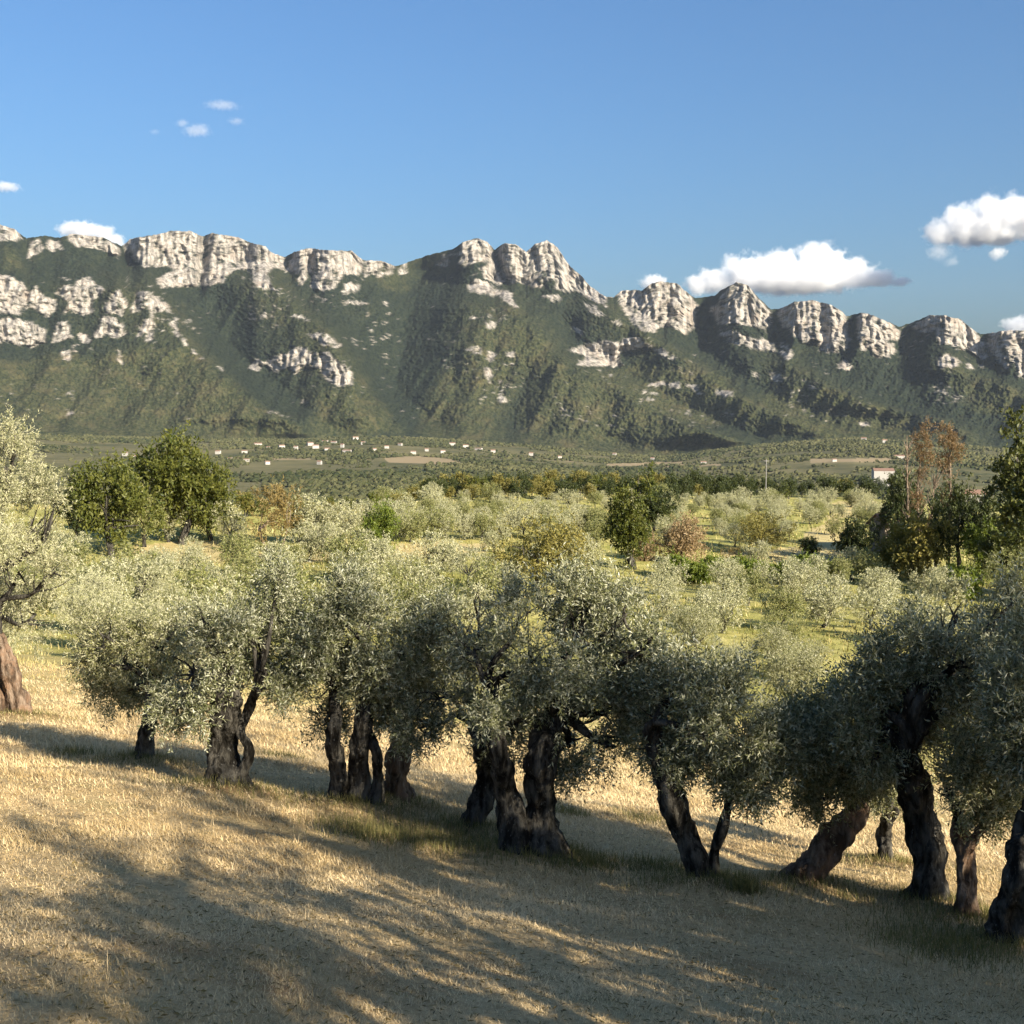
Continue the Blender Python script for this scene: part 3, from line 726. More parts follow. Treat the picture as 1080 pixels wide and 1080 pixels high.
# ------------------------------------------------------------------ build everything
def make_ground():
    az = np.concatenate([np.linspace(-180, -40, 120, endpoint=False), np.linspace(-40, -29, 90, endpoint=False), np.linspace(-29, 29, 1050, endpoint=False),
                         np.linspace(29, 40, 90, endpoint=False), np.linspace(40, 180, 121)])[:-1]
    az = np.radians(az)
    r = np.concatenate([[0.3], np.geomspace(1.5, 60, 330), np.geomspace(60.6, 330, 230), np.geomspace(333, 8600, 230)])
    A, Rr = np.meshgrid(az, r)
    X, Y = Rr * np.sin(A), Rr * np.cos(A)
    Z = ground_h(X, Y)
    px, py = project(X, Y, Z)
    front = Y > 1
    rr = np.hypot(X, Y)
    nz = fbm(P3(X / 6, Y / 6), 3, 91)
    w_valley = sstep(255, 330, Y) * front
    d1 = (-2.5 - 0.12 * 70 * np.tanh(X / 70) - 0.2 * Y) - (-13.4 - 0.045 * np.clip(X, 0, 160))
    w_field = np.clip(sstep(7.0, 1.0, d1 + 1.5 * nz), 0, 1) * front
    wpx = px + 6 * nz
    wpy = py + 3 * fbm(P3(X / 4, Y / 4), 2, 92)
    nearfield = front & (rr > 60) & (rr < 320)
    mead = polymask(np.where(nearfield, wpx, -9999), wpy, [[(135,596),(140,573),(250,570),(250,578),(300,586),(380,574),(380,584),(300,596)], [(320,570),(390,570),(390,584),(320,582)], [(415,574),(515,571),(515,584),(415,588)],
                                           [(840,600),(850,560),(880,545),(905,560),(905,600)], [(760,582),(850,578),(850,592),(760,592)], [(880,530),(925,528),(920,545),(870,548)]])
    tan = polymask(np.where(front & (rr > 1500), px, -9999), py, [[(405,483),(440,481),(475,484),(490,490),(440,489),(410,488)], [(640,489),(720,487),(720,490),(640,492)], [(855,484),(940,483),(940,487),(855,488)], [(560,480),(640,485),(600,487)], [(700,490),(760,489),(760,491),(700,493)], [(250,482),(330,484),(250,486)]])
    red = np.zeros_like(X)
    for (mx, my, mr, mh) in MOUNDS:
        red = np.maximum(red, np.exp(-((X - mx) ** 2 + (Y - my) ** 2) / (mr * mr * 0.8)))
    red = np.clip(red * (0.75 + 0.7 * vn(P3(X * 3, Y * 3), 93)), 0, 0.85)
    nR, nA = X.shape
    idx = np.arange(nR * nA).reshape(nR, nA); nxt = np.roll(idx, -1, 1)
    Q = np.stack([idx[:-1], idx[1:], nxt[1:], nxt[:-1]], -1).reshape(-1, 4)
    Q = Q[:, ::-1]
    V = np.stack([X, Y, Z], -1).reshape(-1, 3)
    V = np.concatenate([V, [[0, 0, float(ground_h(0.0, 0.0))]]])
    T = np.stack([idx[0], nxt[0], np.full(nA, len(V) - 1)], -1)
    ap = lambda a: np.concatenate([np.asarray(a, float).ravel(), [0]])
    o = build('ground', V, Q, T, [M_GROUND], {'w_field': ap(w_field), 'w_meadow': ap(mead), 'w_valley': ap(w_valley), 'w_tan': ap(tan), 'w_red': ap(red)}, smooth=True)
    tag(o, 'dry grassy hillside falling to fields and a wide green valley', kind='structure')

def make_grass():
    rng = np.random.default_rng(5)
    n = 900000
    # density falls with distance so that blades keep a similar size in view
    u = rng.uniform(0, 1, n)
    d = 5.6 * (48 / 5.6) ** u
    a = rng.uniform(-0.47, 0.47, n)
    x, y = d * np.sin(a), d * np.cos(a)
    cl = fbm(P3(x * 0.9, y * 0.9), 3, 101)
    keep = rng.uniform(-0.8, 0.9, n) < cl + 0.35
    x, y, d, cl = x[keep], y[keep], d[keep], cl[keep]; n = len(x)
    z = ground_h(x, y) - 0.005
    L = (0.028 + 0.045 * rng.uniform(0, 1, n) ** 3) * (1 + 0.6 * cl) * np.clip(d / 11, 0.8, 2.2)
    w = 0.0027 * np.clip(d / 7, 0.9, 4)
    th = rng.uniform(0, 6.283, n) ; tilt = rng.uniform(0.5, 1.5, n)
    dr = np.stack([np.cos(th) * np.sin(tilt), np.sin(th) * np.sin(tilt), np.cos(tilt)], -1)
    side = np.stack([-np.sin(th + rng.uniform(-1, 1, n)), np.cos(th), np.zeros(n)], -1)
    b = np.stack([x, y, z], -1)
    V = np.stack([b - side * w[:, None], b + side * w[:, None], b + dr * L[:, None]], 1).reshape(-1, 3)
    tint = np.clip(0.5 + 0.75 * fbm(P3(x * 0.6, y * 0.6), 4, 102, 0.65) + rng.uniform(-0.45, 0.45, n), 0, 1)
    T = np.arange(3 * n).reshape(-1, 3)
    o = build('dry_grass', V, None, T, [M_GRASS], {'tint': np.repeat(tint, 3)})
    tag(o, 'short dry straw coloured grass on the slope', 'grass', kind='stuff')
    # rough grass of the middle field
    m = 100000
    d = 38 * (250 / 38) ** rng.uniform(0, 1, m); a = rng.uniform(-0.46, 0.46, m); x, y = d * np.sin(a), d * np.cos(a)
    k = fbm(P3(x * 0.16, y * 0.16), 4, 104, 0.6) > rng.uniform(-0.35, 0.45, m); x, y, d = x[k], y[k], d[k]; m = len(x)
    z = ground_h(x, y) - 0.02; th = rng.uniform(0, 6.283, m); tilt = rng.uniform(0.1, 1.1, m)
    dr = np.stack([np.cos(th) * np.sin(tilt), np.sin(th) * np.sin(tilt), np.cos(tilt)], -1); side = np.stack([-np.sin(th), np.cos(th), np.zeros(m)], -1)
    b = np.stack([x, y, z], -1); L = rng.uniform(0.15, 0.45, m)[:, None] * np.clip(d / 70, 0.6, 1.5)[:, None]; w = (0.0006 * d)[:, None]
    V = np.stack([b - side * w, b + side * w, b + dr * L], 1).reshape(-1, 3)
    o = build('field_grass', V, None, np.arange(3 * m).reshape(-1, 3), [M_FIELDGRASS], {'tint': np.repeat(np.clip(0.5 + fbm(P3(x * 0.08, y * 0.08), 3, 105) + rng.uniform(-.3, .3, m), 0, 1), 3)})
    tag(o, 'rough yellow green grass between the olives of the middle field', 'grass', kind='stuff')
    # longer greener blades at the feet of the trunks
    X, Y, LL = [], [], []
    for f in FG:
        m = 1500
        r = np.abs(rng.normal(size=m)) * (0.22 + 0.018 * f['pos'][1]); a = rng.uniform(0, 6.283, m)
        X.append(f['pos'][0] + r * np.cos(a) * 1.5); Y.append(f['pos'][1] - 0.1 + r * np.sin(a)); LL.append(np.full(m, 0.16))
    for (px, py, rad, m, ln) in [(80,795,14,500,.2),(390,880,30,1500,.2),(470,890,40,1800,.2),(600,905,30,1500,.22),(1000,1000,50,1700,.2),(690,915,26,900,.18),(785,940,10,500,.3),(300,800,12,500,.2),(600,858,12,500,.18),(680,865,20,700,.16)]:
        x0, y0, _ = hit(px, py); s = rad / F_PX * y0
        X.append(x0 + rng.normal(size=m) * s); Y.append(y0 + rng.normal(size=m) * s); LL.append(np.full(m, ln))
    x, y, LL = np.concatenate(X), np.concatenate(Y), np.concatenate(LL); n = len(x)
    z = ground_h(x, y) - 0.01
    th = rng.uniform(0, 6.283, n); tilt = rng.uniform(0.05, 0.9, n)
    dr = np.stack([np.cos(th) * np.sin(tilt), np.sin(th) * np.sin(tilt), np.cos(tilt)], -1)
    side = np.stack([-np.sin(th), np.cos(th), np.zeros(n)], -1); w = 0.005
    L = LL * rng.uniform(0.4, 1.2, n)
    b = np.stack([x, y, z], -1)
    V = np.stack([b - side * w, b + side * w, b + dr * L[:, None] * [1, 1, 0.9]], 1).reshape(-1, 3)
    o = build('long_grass', V, None, np.arange(3 * n).reshape(-1, 3), [M_TUFT], {'tint': np.repeat(rng.uniform(0, 1, n), 3)})
    tag(o, 'longer green and brown grass tufts at the feet of the olive trunks', 'grass', kind='stuff')

def make_litter():
    """taller dry stalks, fallen leaves and a few stones on the slope"""
    rng = np.random.default_rng(31)
    n = 26000
    d = 6 * (42 / 6) ** rng.uniform(0, 1, n); a = rng.uniform(-0.46, 0.46, n); x, y = d * np.sin(a), d * np.cos(a)
    keep = fbm(P3(x * 0.7, y * 0.7), 3, 131) > rng.uniform(-0.1, 0.5, n); x, y, d = x[keep], y[keep], d[keep]; n = len(x)
    z = ground_h(x, y); th = rng.uniform(0, 6.283, n); tilt = rng.uniform(0.1, 1.0, n)
    dr = np.stack([np.cos(th) * np.sin(tilt), np.sin(th) * np.sin(tilt), np.cos(tilt)], -1); side = np.stack([-np.sin(th), np.cos(th), np.zeros(n)], -1)
    b = np.stack([x, y, z], -1); L = rng.uniform(0.06, 0.17, n)[:, None]; w = 0.0022 * np.clip(d / 8, 1, 2.5)[:, None]
    V = np.stack([b - side * w, b + side * w, b + dr * L], 1).reshape(-1, 3)
    o = build('dry_stalks', V, None, np.arange(3 * n).reshape(-1, 3), [M_GRASS], {'tint': np.repeat(rng.uniform(0.1, 1, n), 3)})
    tag(o, 'scattered taller dry stalks standing in the mown grass', 'grass', kind='stuff')
    n = 16000
    d = 6 * (30 / 6) ** rng.uniform(0, 1, n); a = rng.uniform(-0.46, 0.46, n); x, y = d * np.sin(a), d * np.cos(a)
    b = np.stack([x, y, ground_h(x, y) + rng.uniform(0.005, 0.03, n)], -1)
    ld = norm(rng.normal(size=(n, 3)) * [1, 1, 0.25]); nr = norm(rng.normal(size=(n, 3)) * 0.4 + [0, 0, 1])
    V, Q = leaf_quads(b, ld, nr, rng.uniform(0.035, 0.07, n), rng.uniform(0.009, 0.016, n))
    o = build('fallen_leaves', V, Q, mats=[M_BROWN], attrs={'tint': np.repeat(rng.uniform(0, 1, n), 4)})
    tag(o, 'fallen brown olive leaves lying in the grass', 'leaf litter', kind='stuff')

def make_mid():
    rng = np.random.default_rng(77)
    ol = [proto_mesh('olive', 200 + i, 4.0, 4.4, 860, 0.20, 0.075, (M_OLIVE_PALE, M_OLIVE_FAR, M_OLIVE_PALE, M_OLIVE_PALE, M_OLIVE_FAR)[i], trunk_h=0.04, lpt=8, tlen=0.36, gap=-0.08, gfreq=1.3, shell=0.36) for i in range(5)]
    near = [proto_mesh('olive', 230 + i, 3.6, 3.8, 1900, 0.11, 0.034, (M_OLIVE_FAR, M_OLIVE_PALE, M_OLIVE)[i], trunk_h=0.08, lpt=12, tlen=0.32, gap=0.0, gfreq=1.4) for i in range(3)]
    spr = [proto_mesh('olive', 260 + i, 3.6, 3.8, 950, 0.11, 0.034, M_OLIVE, trunk_h=0.3, lpt=10, tlen=0.34, gap=0.1, gfreq=1.5) for i in range(2)]
    grn = proto_mesh('green', 301, 9.0, 8.0, 1500, 0.34, 0.17, M_GREEN, trunk_h=0.1, lpt=8, tlen=0.7, gap=-0.22)
    grn2 = proto_mesh('green', 302, 8.0, 7.0, 1300, 0.34, 0.17, M_GREEN, trunk_h=0.06, lpt=8, tlen=0.7, gap=-0.22, shape='bush')
    drk = proto_mesh('dark', 303, 9.0, 6.0, 1200, 0.32, 0.16, M_DARKGREEN, trunk_h=0.08, lpt=8, tlen=0.6, gap=-0.25)
    drk_b = proto_mesh('dark', 304, 5.0, 5.0, 900, 0.28, 0.14, M_DARKGREEN, trunk_h=0.12, lpt=8, tlen=0.5, gap=-0.25)
    col = proto_mesh('column', 305, 12.0, 5.5, 2100, 0.34, 0.21, M_POPLAR, trunk_h=0.06, lpt=8, tlen=0.6, gap=-0.12, shape='column')
    colg = proto_mesh('column', 306, 12.0, 6.5, 1400, 0.36, 0.2, M_GREEN, trunk_h=0.06, lpt=8, tlen=0.7, gap=-0.12, shape='column')
    brn = proto_mesh('brown', 307, 6.0, 6.5, 1100, 0.28, 0.1, M_BROWN, M_BARK_PALE, trunk_h=0.12, lpt=8, tlen=0.6, gap=-0.1, stems=3)
    och = proto_mesh('ochre', 308, 5.0, 6.0, 1100, 0.24, 0.1, M_OCHRE, trunk_h=0.1, lpt=8, tlen=0.6, gap=-0.1)
    pnk = proto_mesh('pink', 309, 5.0, 5.5, 900, 0.26, 0.1, M_PINK, trunk_h=0.06, lpt=8, tlen=0.6, gap=-0.15, shape='bush')
    brt = proto_mesh('bright', 310, 3.0, 4.6, 700, 0.28, 0.17, M_BRIGHT, trunk_h=0.05, lpt=8, tlen=0.4, gap=-0.25, shape='bush')
    orn = proto_mesh('orange', 311, 5.0, 5.0, 800, 0.28, 0.14, M_OCHRE, trunk_h=0.05, lpt=8, tlen=0.5, gap=-0.2, shape='bush')
    con = proto_mesh('conic', 312, 5.0, 4.2, 900, 0.24, 0.1, M_BRIGHT, trunk_h=0.05, lpt=8, tlen=0.5, gap=-0.2, shape='bush')

    S = []   # occupied spots (px, py, radius) so that scattered trees keep clear
    def one(name, proto, pH, px, pb, h, label, cat, wr=1.0, rot=None, keep=None):
        S.append((px, pb, keep if keep is not None else h * 0.35))
        return put_px(name, proto, pH, px, pb, h, label, cat, None, rng.uniform(0, 6.28) if rot is None else rot, wr)
    one('broadleaf_tree', grn, 9.0, 193, 574, 112, 'tallest broad green tree on the left above the dry meadow', 'tree', 0.95)
    one('broadleaf_tree', grn2, 8.0, 222, 570, 75, 'green tree at the right foot of the tallest left tree', 'tree', 0.85)
    one('broadleaf_tree', grn2, 8.0, 118, 588, 102, 'yellow-green tree between the left edge olive and the tallest green tree', 'tree', 0.9)
    one('evergreen_tree', drk, 9.0, 84, 585, 84, 'dark shaded tree just right of the silvery tree on the left edge', 'tree', 0.8)
    one('olive_tree', ol[1], 4.0, 152, 577, 64, 'pale silvery olive in front of the tallest green tree', 'olive tree', 0.9)
    one('olive_tree', ol[3], 4.0, 178, 572, 50, 'pale olive at the foot of the tallest green tree', 'olive tree', 0.8)
    one('olive_tree', ol[0], 4.0, 244, 574, 44, 'pale yellowish olive bush between the green trees and the brown tree', 'olive tree', 0.9)
    one('brown_tree', brn, 6.0, 290, 582, 72, 'reddish brown tree with pale bare stems beside the dry meadow', 'tree', 1.0)
    one('olive_tree', ol[3], 4.0, 330, 574, 54, 'greenish brown olive just right of the reddish brown tree', 'olive tree')
    one('olive_tree', ol[2], 4.0, 362, 574, 46, 'greenish olive between the brown tree and the green bush', 'olive tree')
    one('green_bush', con, 5.0, 406, 584, 56, 'bushy bright green shrub at the left end of the pale meadow strip', 'shrub', 0.95)
    one('green_tree', colg, 12.0, 667, 600, 102, 'tall dark green tree standing alone right of the middle', 'tree', 1.05)
    one('green_tree', drk_b, 5.0, 690, 560, 48, 'dark tree close behind the tall lone green tree', 'tree', 1.0)
    one('ochre_tree', och, 5.0, 568, 634, 88, 'broad brownish green tree in the middle, left of the tall lone tree', 'tree', 1.05)
    one('dry_bush', pnk, 5.0, 719, 595, 52, 'pinkish dry bush right of the tall lone green tree', 'shrub', 1.15)
    one('dry_bush', pnk, 5.0, 680, 592, 30, 'small pale dry bush at the foot of the tall lone green tree', 'shrub', 1.15)
    one('olive_bush', och, 5.0, 808, 587, 46, 'rounded brownish bush behind the bright green hedge plants', 'shrub', 1.1)
    one('olive_tree', drk_b, 5.0, 899, 594, 46, 'dark rounded tree left of the old stone house', 'tree', 0.95)
    one('small_bush', drk_b, 5.0, 855, 588, 22, 'small dark bush on the pale ground left of the dark rounded tree', 'shrub', 1.1)
    # cluster on the right
    one('dark_tree', drk, 9.0, 950, 592, 92, 'dark green tree growing against the old stone house', 'tree', 0.75)
    one('dark_tree', drk, 9.0, 1012, 606, 92, 'shaded dark tree between the rusty trees and the tall right edge tree', 'tree', 0.8)
    one('poplar_tree', col, 12.0, 1068, 628, 176, 'tall dark leafy poplar at the right edge', 'tree', 0.8, 0.5)
    one('poplar_tree', col, 12.0, 1100, 640, 180, 'tall dark poplar half outside the right edge', 'tree', 0.95, 2.5)
    one('orange_bush', orn, 5.0, 966, 612, 66, 'yellow and orange tinged shrub below the rusty trees', 'shrub', 1.0)
    one('green_bush', con, 5.0, 1036, 616, 62, 'bright green leafy shrub below the tall right edge tree', 'shrub', 0.95)
    one('green_bush', brt, 3.0, 1008, 632, 34, 'low yellow-green shrub at the foot of the right hand trees', 'shrub', 1.0)
    one('olive_tree', near[0], 3.6, 1074, 655, 72, 'blue-grey olive in front of the tall poplar on the right edge', 'olive tree', 1.0)
    one('dark_tree', drk, 9.0, 1000, 560, 50, 'dark tree behind the rusty trees beside the pale house', 'tree', 1.0)
    one('dark_tree', drk, 9.0, 986, 612, 84, 'dark bushy tree filling the gap between the two rusty poplars', 'tree', 0.7)
    one('dark_tree', col, 12.0, 942, 588, 82, 'dark slim tree just left of the rusty poplars beside the stone house', 'tree', 0.75)
    one('dark_tree', drk, 9.0, 1038, 610, 86, 'dark tree just left of the tall right edge poplar', 'tree', 0.75)
    one('orange_bush', orn, 5.0, 942, 606, 40, 'low yellow tinged shrub in front of the stone house', 'shrub', 1.0)
    # two rusty, half dead poplars
    for (px, pb, pt, w, lab, sd) in [(968, 606, 456, 24, 'left one of two half dead rusty poplars with bare pale stems', 1), (1001, 604, 458, 25, 'right one of two half dead rusty poplars with one pale trunk', 2)]:
        r2 = np.random.default_rng(400 + sd)
        x, y, z = hit(px, pb); d = math.hypot(x, y); m = d / F_PX
        H = (pb - pt) * m; W = w * m
        root = empty('dead_poplar', (x, y, z), lab, 'tree')
        S.append((px, pb, 40))
        ns = 3 if sd == 1 else 1
        for s in range(ns):
            o0 = np.array([(s - (ns - 1) / 2) * W * 0.28, 0, 0]); tp = np.array([(s - (ns - 1) / 2) * W * 0.6 - (4 * m if sd == 2 else 0), 0, H * (0.93 - 0.13 * s)])
            bag = Bag()
            bag.add(*tube([o0 - [0, 0, .4], o0 + (tp - o0) * 0.35 + r2.normal(size=3) * .1, o0 + (tp - o0) * 0.7 + r2.normal(size=3) * .12, tp], [0.15, 0.125, 0.085, 0.03], 20, 7, 0.1))
            for b in range(34):
                f = r2.uniform(0.25, 0.97); p0 = o0 + (tp - o0) * f; a = r2.uniform(0, 6.28); l = W * r2.uniform(0.3, 0.62)
                p1 = p0 + np.array([math.cos(a) * l * 0.6, math.sin(a) * l * 0.6, l * r2.uniform(0.7, 1.6)])
                bag.add(*tube([p0, (p0 + p1) / 2 + r2.normal(size=3) * .05, p1], [0.05, 0.035, 0.012], 6, 4))
            V, Q, T, A = bag.done()
            build('trunk' if s == 0 else 'stem', V, Q, T, [M_BARK_PALE], smooth=True, parent=root)
        Cc = [[r2.uniform(-.25, .25) * W - (4 * m if sd == 2 else 0), r2.uniform(-.25, .25) * W, H * q] for q in (0.97, 0.9, 0.84, 0.76, 0.66, 0.5, 0.35)]
        Rc = [[W * k, W * k, H * 0.06] for k in (0.30, 0.40, 0.38, 0.36, 0.30, 0.26, 0.28)]
        V, Q, tint = crown(r2, Cc, Rc, 1000, 7, 0.45, 0.2, 0.075, gap=-0.1, gfreq=1.2, seed=410 + sd, shell=0.6)
        build('crown', V, Q, mats=[M_RUST], attrs={'tint': tint}, parent=root)
    # bright green hedge plants
    for i, px in enumerate([702, 716, 729, 741, 752, 763, 775, 787, 798, 809, 820, 832, 844, 856, 868]):
        x, y, z = hit(px, 612 + rng.uniform(-3, 4)); S.append((px, 610, 8))
        s = 34 / F_PX * math.hypot(x, y) / 4.6 * rng.uniform(0.85, 1.2)
        put('hedge_plant', brt, (x, y, z), rng.uniform(0, 6.28), s, 'bright green bush in the low hedge line between the olive field and the pale ground', 'shrub', 'bright green bushes in a line')
    # rusty shrub and reddish plant in the hedge
    one('rust_bush', brn, 6.0, 772, 596, 20, 'rusty brown shrub behind the bright green hedge plants', 'shrub', 1.1, keep=5)

    # scattered olives of the middle field, in slanting rows
    MEAD = [[(135,600),(140,568),(250,566),(260,578),(300,590),(300,600)], [(415,572),(515,570),(515,592),(415,592)], [(840,606),(845,560),(880,545),(930,555),(930,606)], [(760,582),(850,578),(850,596),(760,596)],
            [(935,560),(1080,560),(1080,640),(935,625)], [(300,572),(400,572),(400,592),(300,592)]]
    n_ol = 0
    cand = []
    ang = math.radians(24)
    for i in range(-40, 60):
        for j in range(-10, 50):
            u, v = i * 5.8, 30 + j * 5.6
            gx = u * math.cos(ang) + v * math.sin(ang) * 0.6 + rng.normal() * 1.5; gy = v - u * math.sin(ang) * 0.45 + rng.normal() * 1.5
            if gy < 36 or gy > 215: continue
            gz = float(ground_h(gx, gy)); px, py = project(np.array(gx), np.array(gy), np.array(gz)); px, py = float(px), float(py)
            if px < -25 or px > 1105 or py > 790: continue
            cand.append((gx, gy, gz, px, py))
    for (gx, gy, gz, px, py) in sorted(cand, key=lambda c: c[1]):
        if polymask(np.array([px]), np.array([py]), MEAD)[0]: continue
        if any(abs(px - a) < k + 6 and abs(py - b) < k * 0.5 + 4 for a, b, k in S): continue
        left = px < 520
        if py > 770 and not (30 < px < 110): continue
        if left and py < 585 and px < 400: continue
        # hidden right behind the front row: keep only those that clear the crowns
        pick = rng.uniform()
        if py > 690 and 230 < px < 640: continue
        if not left and py < 600 and pick < 0.3: continue
        if 520 < px < 640 and py > 640: continue
        nearer = gy < 68
        pr = near[rng.integers(3)] if nearer else (ol[rng.integers(5)] if left else ol[(0, 2, 3, 3, 0, 1)[rng.integers(6)]])
        if left and rng.uniform() < 0.12: continue
        s = rng.uniform(0.8, 1.15) * (0.88 if left else 0.74)
        if py < 575: s *= rng.uniform(0.6, 0.95)
        grp = 'left' if left else 'right'
        if py < 575: lab, g = 'small pale olive among the scattered trees below the dark wood strip', 'scattered olives near the wood strip'
        elif left: lab, g = 'pale olive in the crowded grove behind the front row, left half', 'olives of the left grove'
        elif nearer: lab, g = 'silvery olive close behind the front row, right half', 'olives close behind the front row'
        else: lab, g = 'silvery green olive in the slanting rows of the open field, right half', 'olives in the field rows'
        put('olive_tree', pr, (gx, gy, gz - 0.05), rng.uniform(0, 6.28), s, lab, 'olive tree', g)
        n_ol += 1
    print('mid olives', n_ol)
    for k in range(60):
        px, py = rng.uniform(690, 925), rng.uniform(531, 566)
        if polymask(np.array([px]), np.array([py]), MEAD)[0] and rng.uniform() < 0.75: continue
        if any(abs(px - a) < kk * 0.6 and abs(py - b) < 8 for a, b, kk in S): continue
        x, y, z = hit(px, py); s = rng.uniform(11, 22) / F_PX * math.hypot(x, y) / 4.0
        put('olive_tree', ol[rng.integers(5)], (x, y, z - 0.05), rng.uniform(0, 6.28), s, 'small pale olive among the scattered trees below the dark wood strip', 'olive tree', 'scattered olives near the wood strip')
    # row of olives along the far left field edge
    for px in list(range(318, 660, 17)):
        if any(abs(px - a) < 9 and 560 < b < 640 for a, b, k in S if k > 12): pass
        x, y, z = hit(px + rng.uniform(-5, 5), 566 + rng.uniform(-5, 6))
        s = rng.uniform(26, 38) / F_PX * math.hypot(x, y) / 4.0
        put('olive_tree', ol[rng.integers(5)], (x, y, z), rng.uniform(0, 6.28), s, 'pale olive in the line along the far edge of the middle field', 'olive tree', 'line of olives at the field edge')
    # dark wood strip at the far edge of the fields
    wd = []
    for i, m in enumerate((M_DARKGREEN, M_DARKGREEN, M_OCHRE, M_GREEN)):
        t_, c_ = proto_mesh('wood', 350 + i, 6.5, 5.0, 420, 0.42, 0.22, m, trunk_h=0.15, lpt=7, tlen=0.6, gap=-0.25)
        wd.append((t_, c_))
    for k in range(150):
        px = 425 + 520 * (k + rng.uniform(0, 1)) / 150; row = rng.integers(3)
        x, y, z = hit(px, 523 - 0.004 * (px - 430) + rng.uniform(-3, 6))
        if math.hypot(x, y) > 320: continue
        s = rng.uniform(15, 26) / F_PX * math.hypot(x, y) / 6.5
        put('wood_tree', wd[rng.choice(4, p=[.4, .3, .2, .1])], (x, y, z - 0.2), rng.uniform(0, 6.28), s, 'dark tree in the wood strip along the far edge of the fields', 'tree', 'trees of the dark wood strip')
    for px, pb, h in [(912,518,18),(922,520,16),(931,521,15),(941,519,17),(951,518,22),(1008,545,24),(1020,548,20),(1032,546,24)]:
        x, y, z = hit(px, pb); s = h / F_PX * math.hypot(x, y) / 6.5
        put('wood_tree', wd[rng.integers(2)], (x, y, z - 0.2), rng.uniform(0, 6.28), s, 'dark tree in front of the far houses on the right', 'tree', 'trees in front of the far houses')
    for k in range(24):
        px = rng.uniform(1000, 1110) if k % 3 == 0 else rng.uniform(215, 430)
        x, y, z = hit(px, 545 if px < 500 else 523)
        if math.hypot(x, y) > 330: continue
        s = rng.uniform(18, 28) / F_PX * math.hypot(x, y) / 6.5
        if px < 500: put('wood_tree', wd[2 + k % 2], (x, y, z - 0.2), rng.uniform(0, 6.28), s, 'olive green tree at the left field edge behind the brown tree', 'tree', 'trees at the left field edge')
        else: put('wood_tree', wd[k % 3], (x, y, z - 0.2), rng.uniform(0, 6.28), s, 'dark tree beyond the rusty poplars on the right', 'tree', 'trees beyond the rusty poplars')
    # trees behind and beside the camera: they throw the long shadows over the foreground
    # (kind, photo pixel where the shadow of the top / crown falls, height m)
    sd = np.array([math.sin(SUN_AZ), math.cos(SUN_AZ)])
    for i, (kind, px, py, H, ti) in enumerate(SHADERS):
        x, y, z = hit(px, py) if ti is None else (float(q) for q in at_depth(px, py, FG[ti]['pos'][1]))
        while True:                  # walk towards the sun until the crown blocks the ray; a taller tree stands farther off
            k = H if kind == 'tall' else H * (0.92 if kind == 'edge' else 0.66)
            b = np.array([x, y])
            for _ in range(12):
                t = (k + float(ground_h(b[0], b[1])) - z) / math.tan(SUN_EL)
                b = np.array([x, y]) + sd * t
            if b[0] > 0.43 * max(b[1], 0) + 0.95 * H or b[1] < -0.9 * H or H > 14: break
            H += 0.4
        gz = float(ground_h(b[0], b[1])) - 0.1
        if kind == 'tall': put('poplar_tree', colg if i % 2 else col, (b[0], b[1], gz), i * 1.3, H / 12.0 * 0.7, 'tall tree outside the picture whose long shadow crosses the dry grass', 'tree', 'trees outside the picture', sz=1 / 0.7)
        else: put('olive_tree', spr[i % 2], (b[0], b[1], gz), i * 1.3, H / 3.6, 'olive tree outside the picture that shades the foreground grass', 'olive tree', 'olives outside the picture')

SHADERS = [('edge', 410, 866, 5.0, None), ('edge', 560, 905, 5.0, None), ('edge', 680, 930, 5.0, None), ('edge', 800, 965, 4.6, None), ('edge', 930, 985, 4.2, None),
           ('edge', 470, 950, 5.0, None), ('edge', 620, 970, 5.0, None), ('edge', 760, 1010, 4.4, None), ('edge', 900, 1045, 4.0, None), ('round', 440, 1025, 5.0, None), ('round', 80, 1090, 4.6, None), ('round', 600, 1030, 5.0, None),
           ('crown', 590, 820, 6.5, 6), ('tall', -10, 915, 9.0, None), ('tall', 90, 985, 8.0, None), ('tall', 330, 860, 9.0, None)]

# ------------------------------------------------------------------ houses and valley
def box(bag, x0, x1, y0, y1, z0, z1):
    V = [(x0,y0,z0),(x1,y0,z0),(x1,y1,z0),(x0,y1,z0),(x0,y0,z1),(x1,y0,z1),(x1,y1,z1),(x0,y1,z1)]
    bag.add(V, [(0,3,2,1),(4,5,6,7),(0,1,5,4),(1,2,6,5),(2,3,7,6),(3,0,4,7)])
def gable(bag, L, W, h, rise, ov=0.3, th=0.16):
    """two roof slabs, ridge along x"""
    for s in (-1, 1):
        p = [(-L/2-ov, s*(W/2+ov), h - ov*rise/(W/2)), (L/2+ov, s*(W/2+ov), h - ov*rise/(W/2)), (L/2+ov, 0, h+rise), (-L/2-ov, 0, h+rise)]
        V = p + [(a, b, c + th) for a, b, c in p]
        bag.add(V, [(0,1,2,3),(7,6,5,4),(0,4,5,1),(1,5,6,2),(2,6,7,3),(3,7,4,0)])
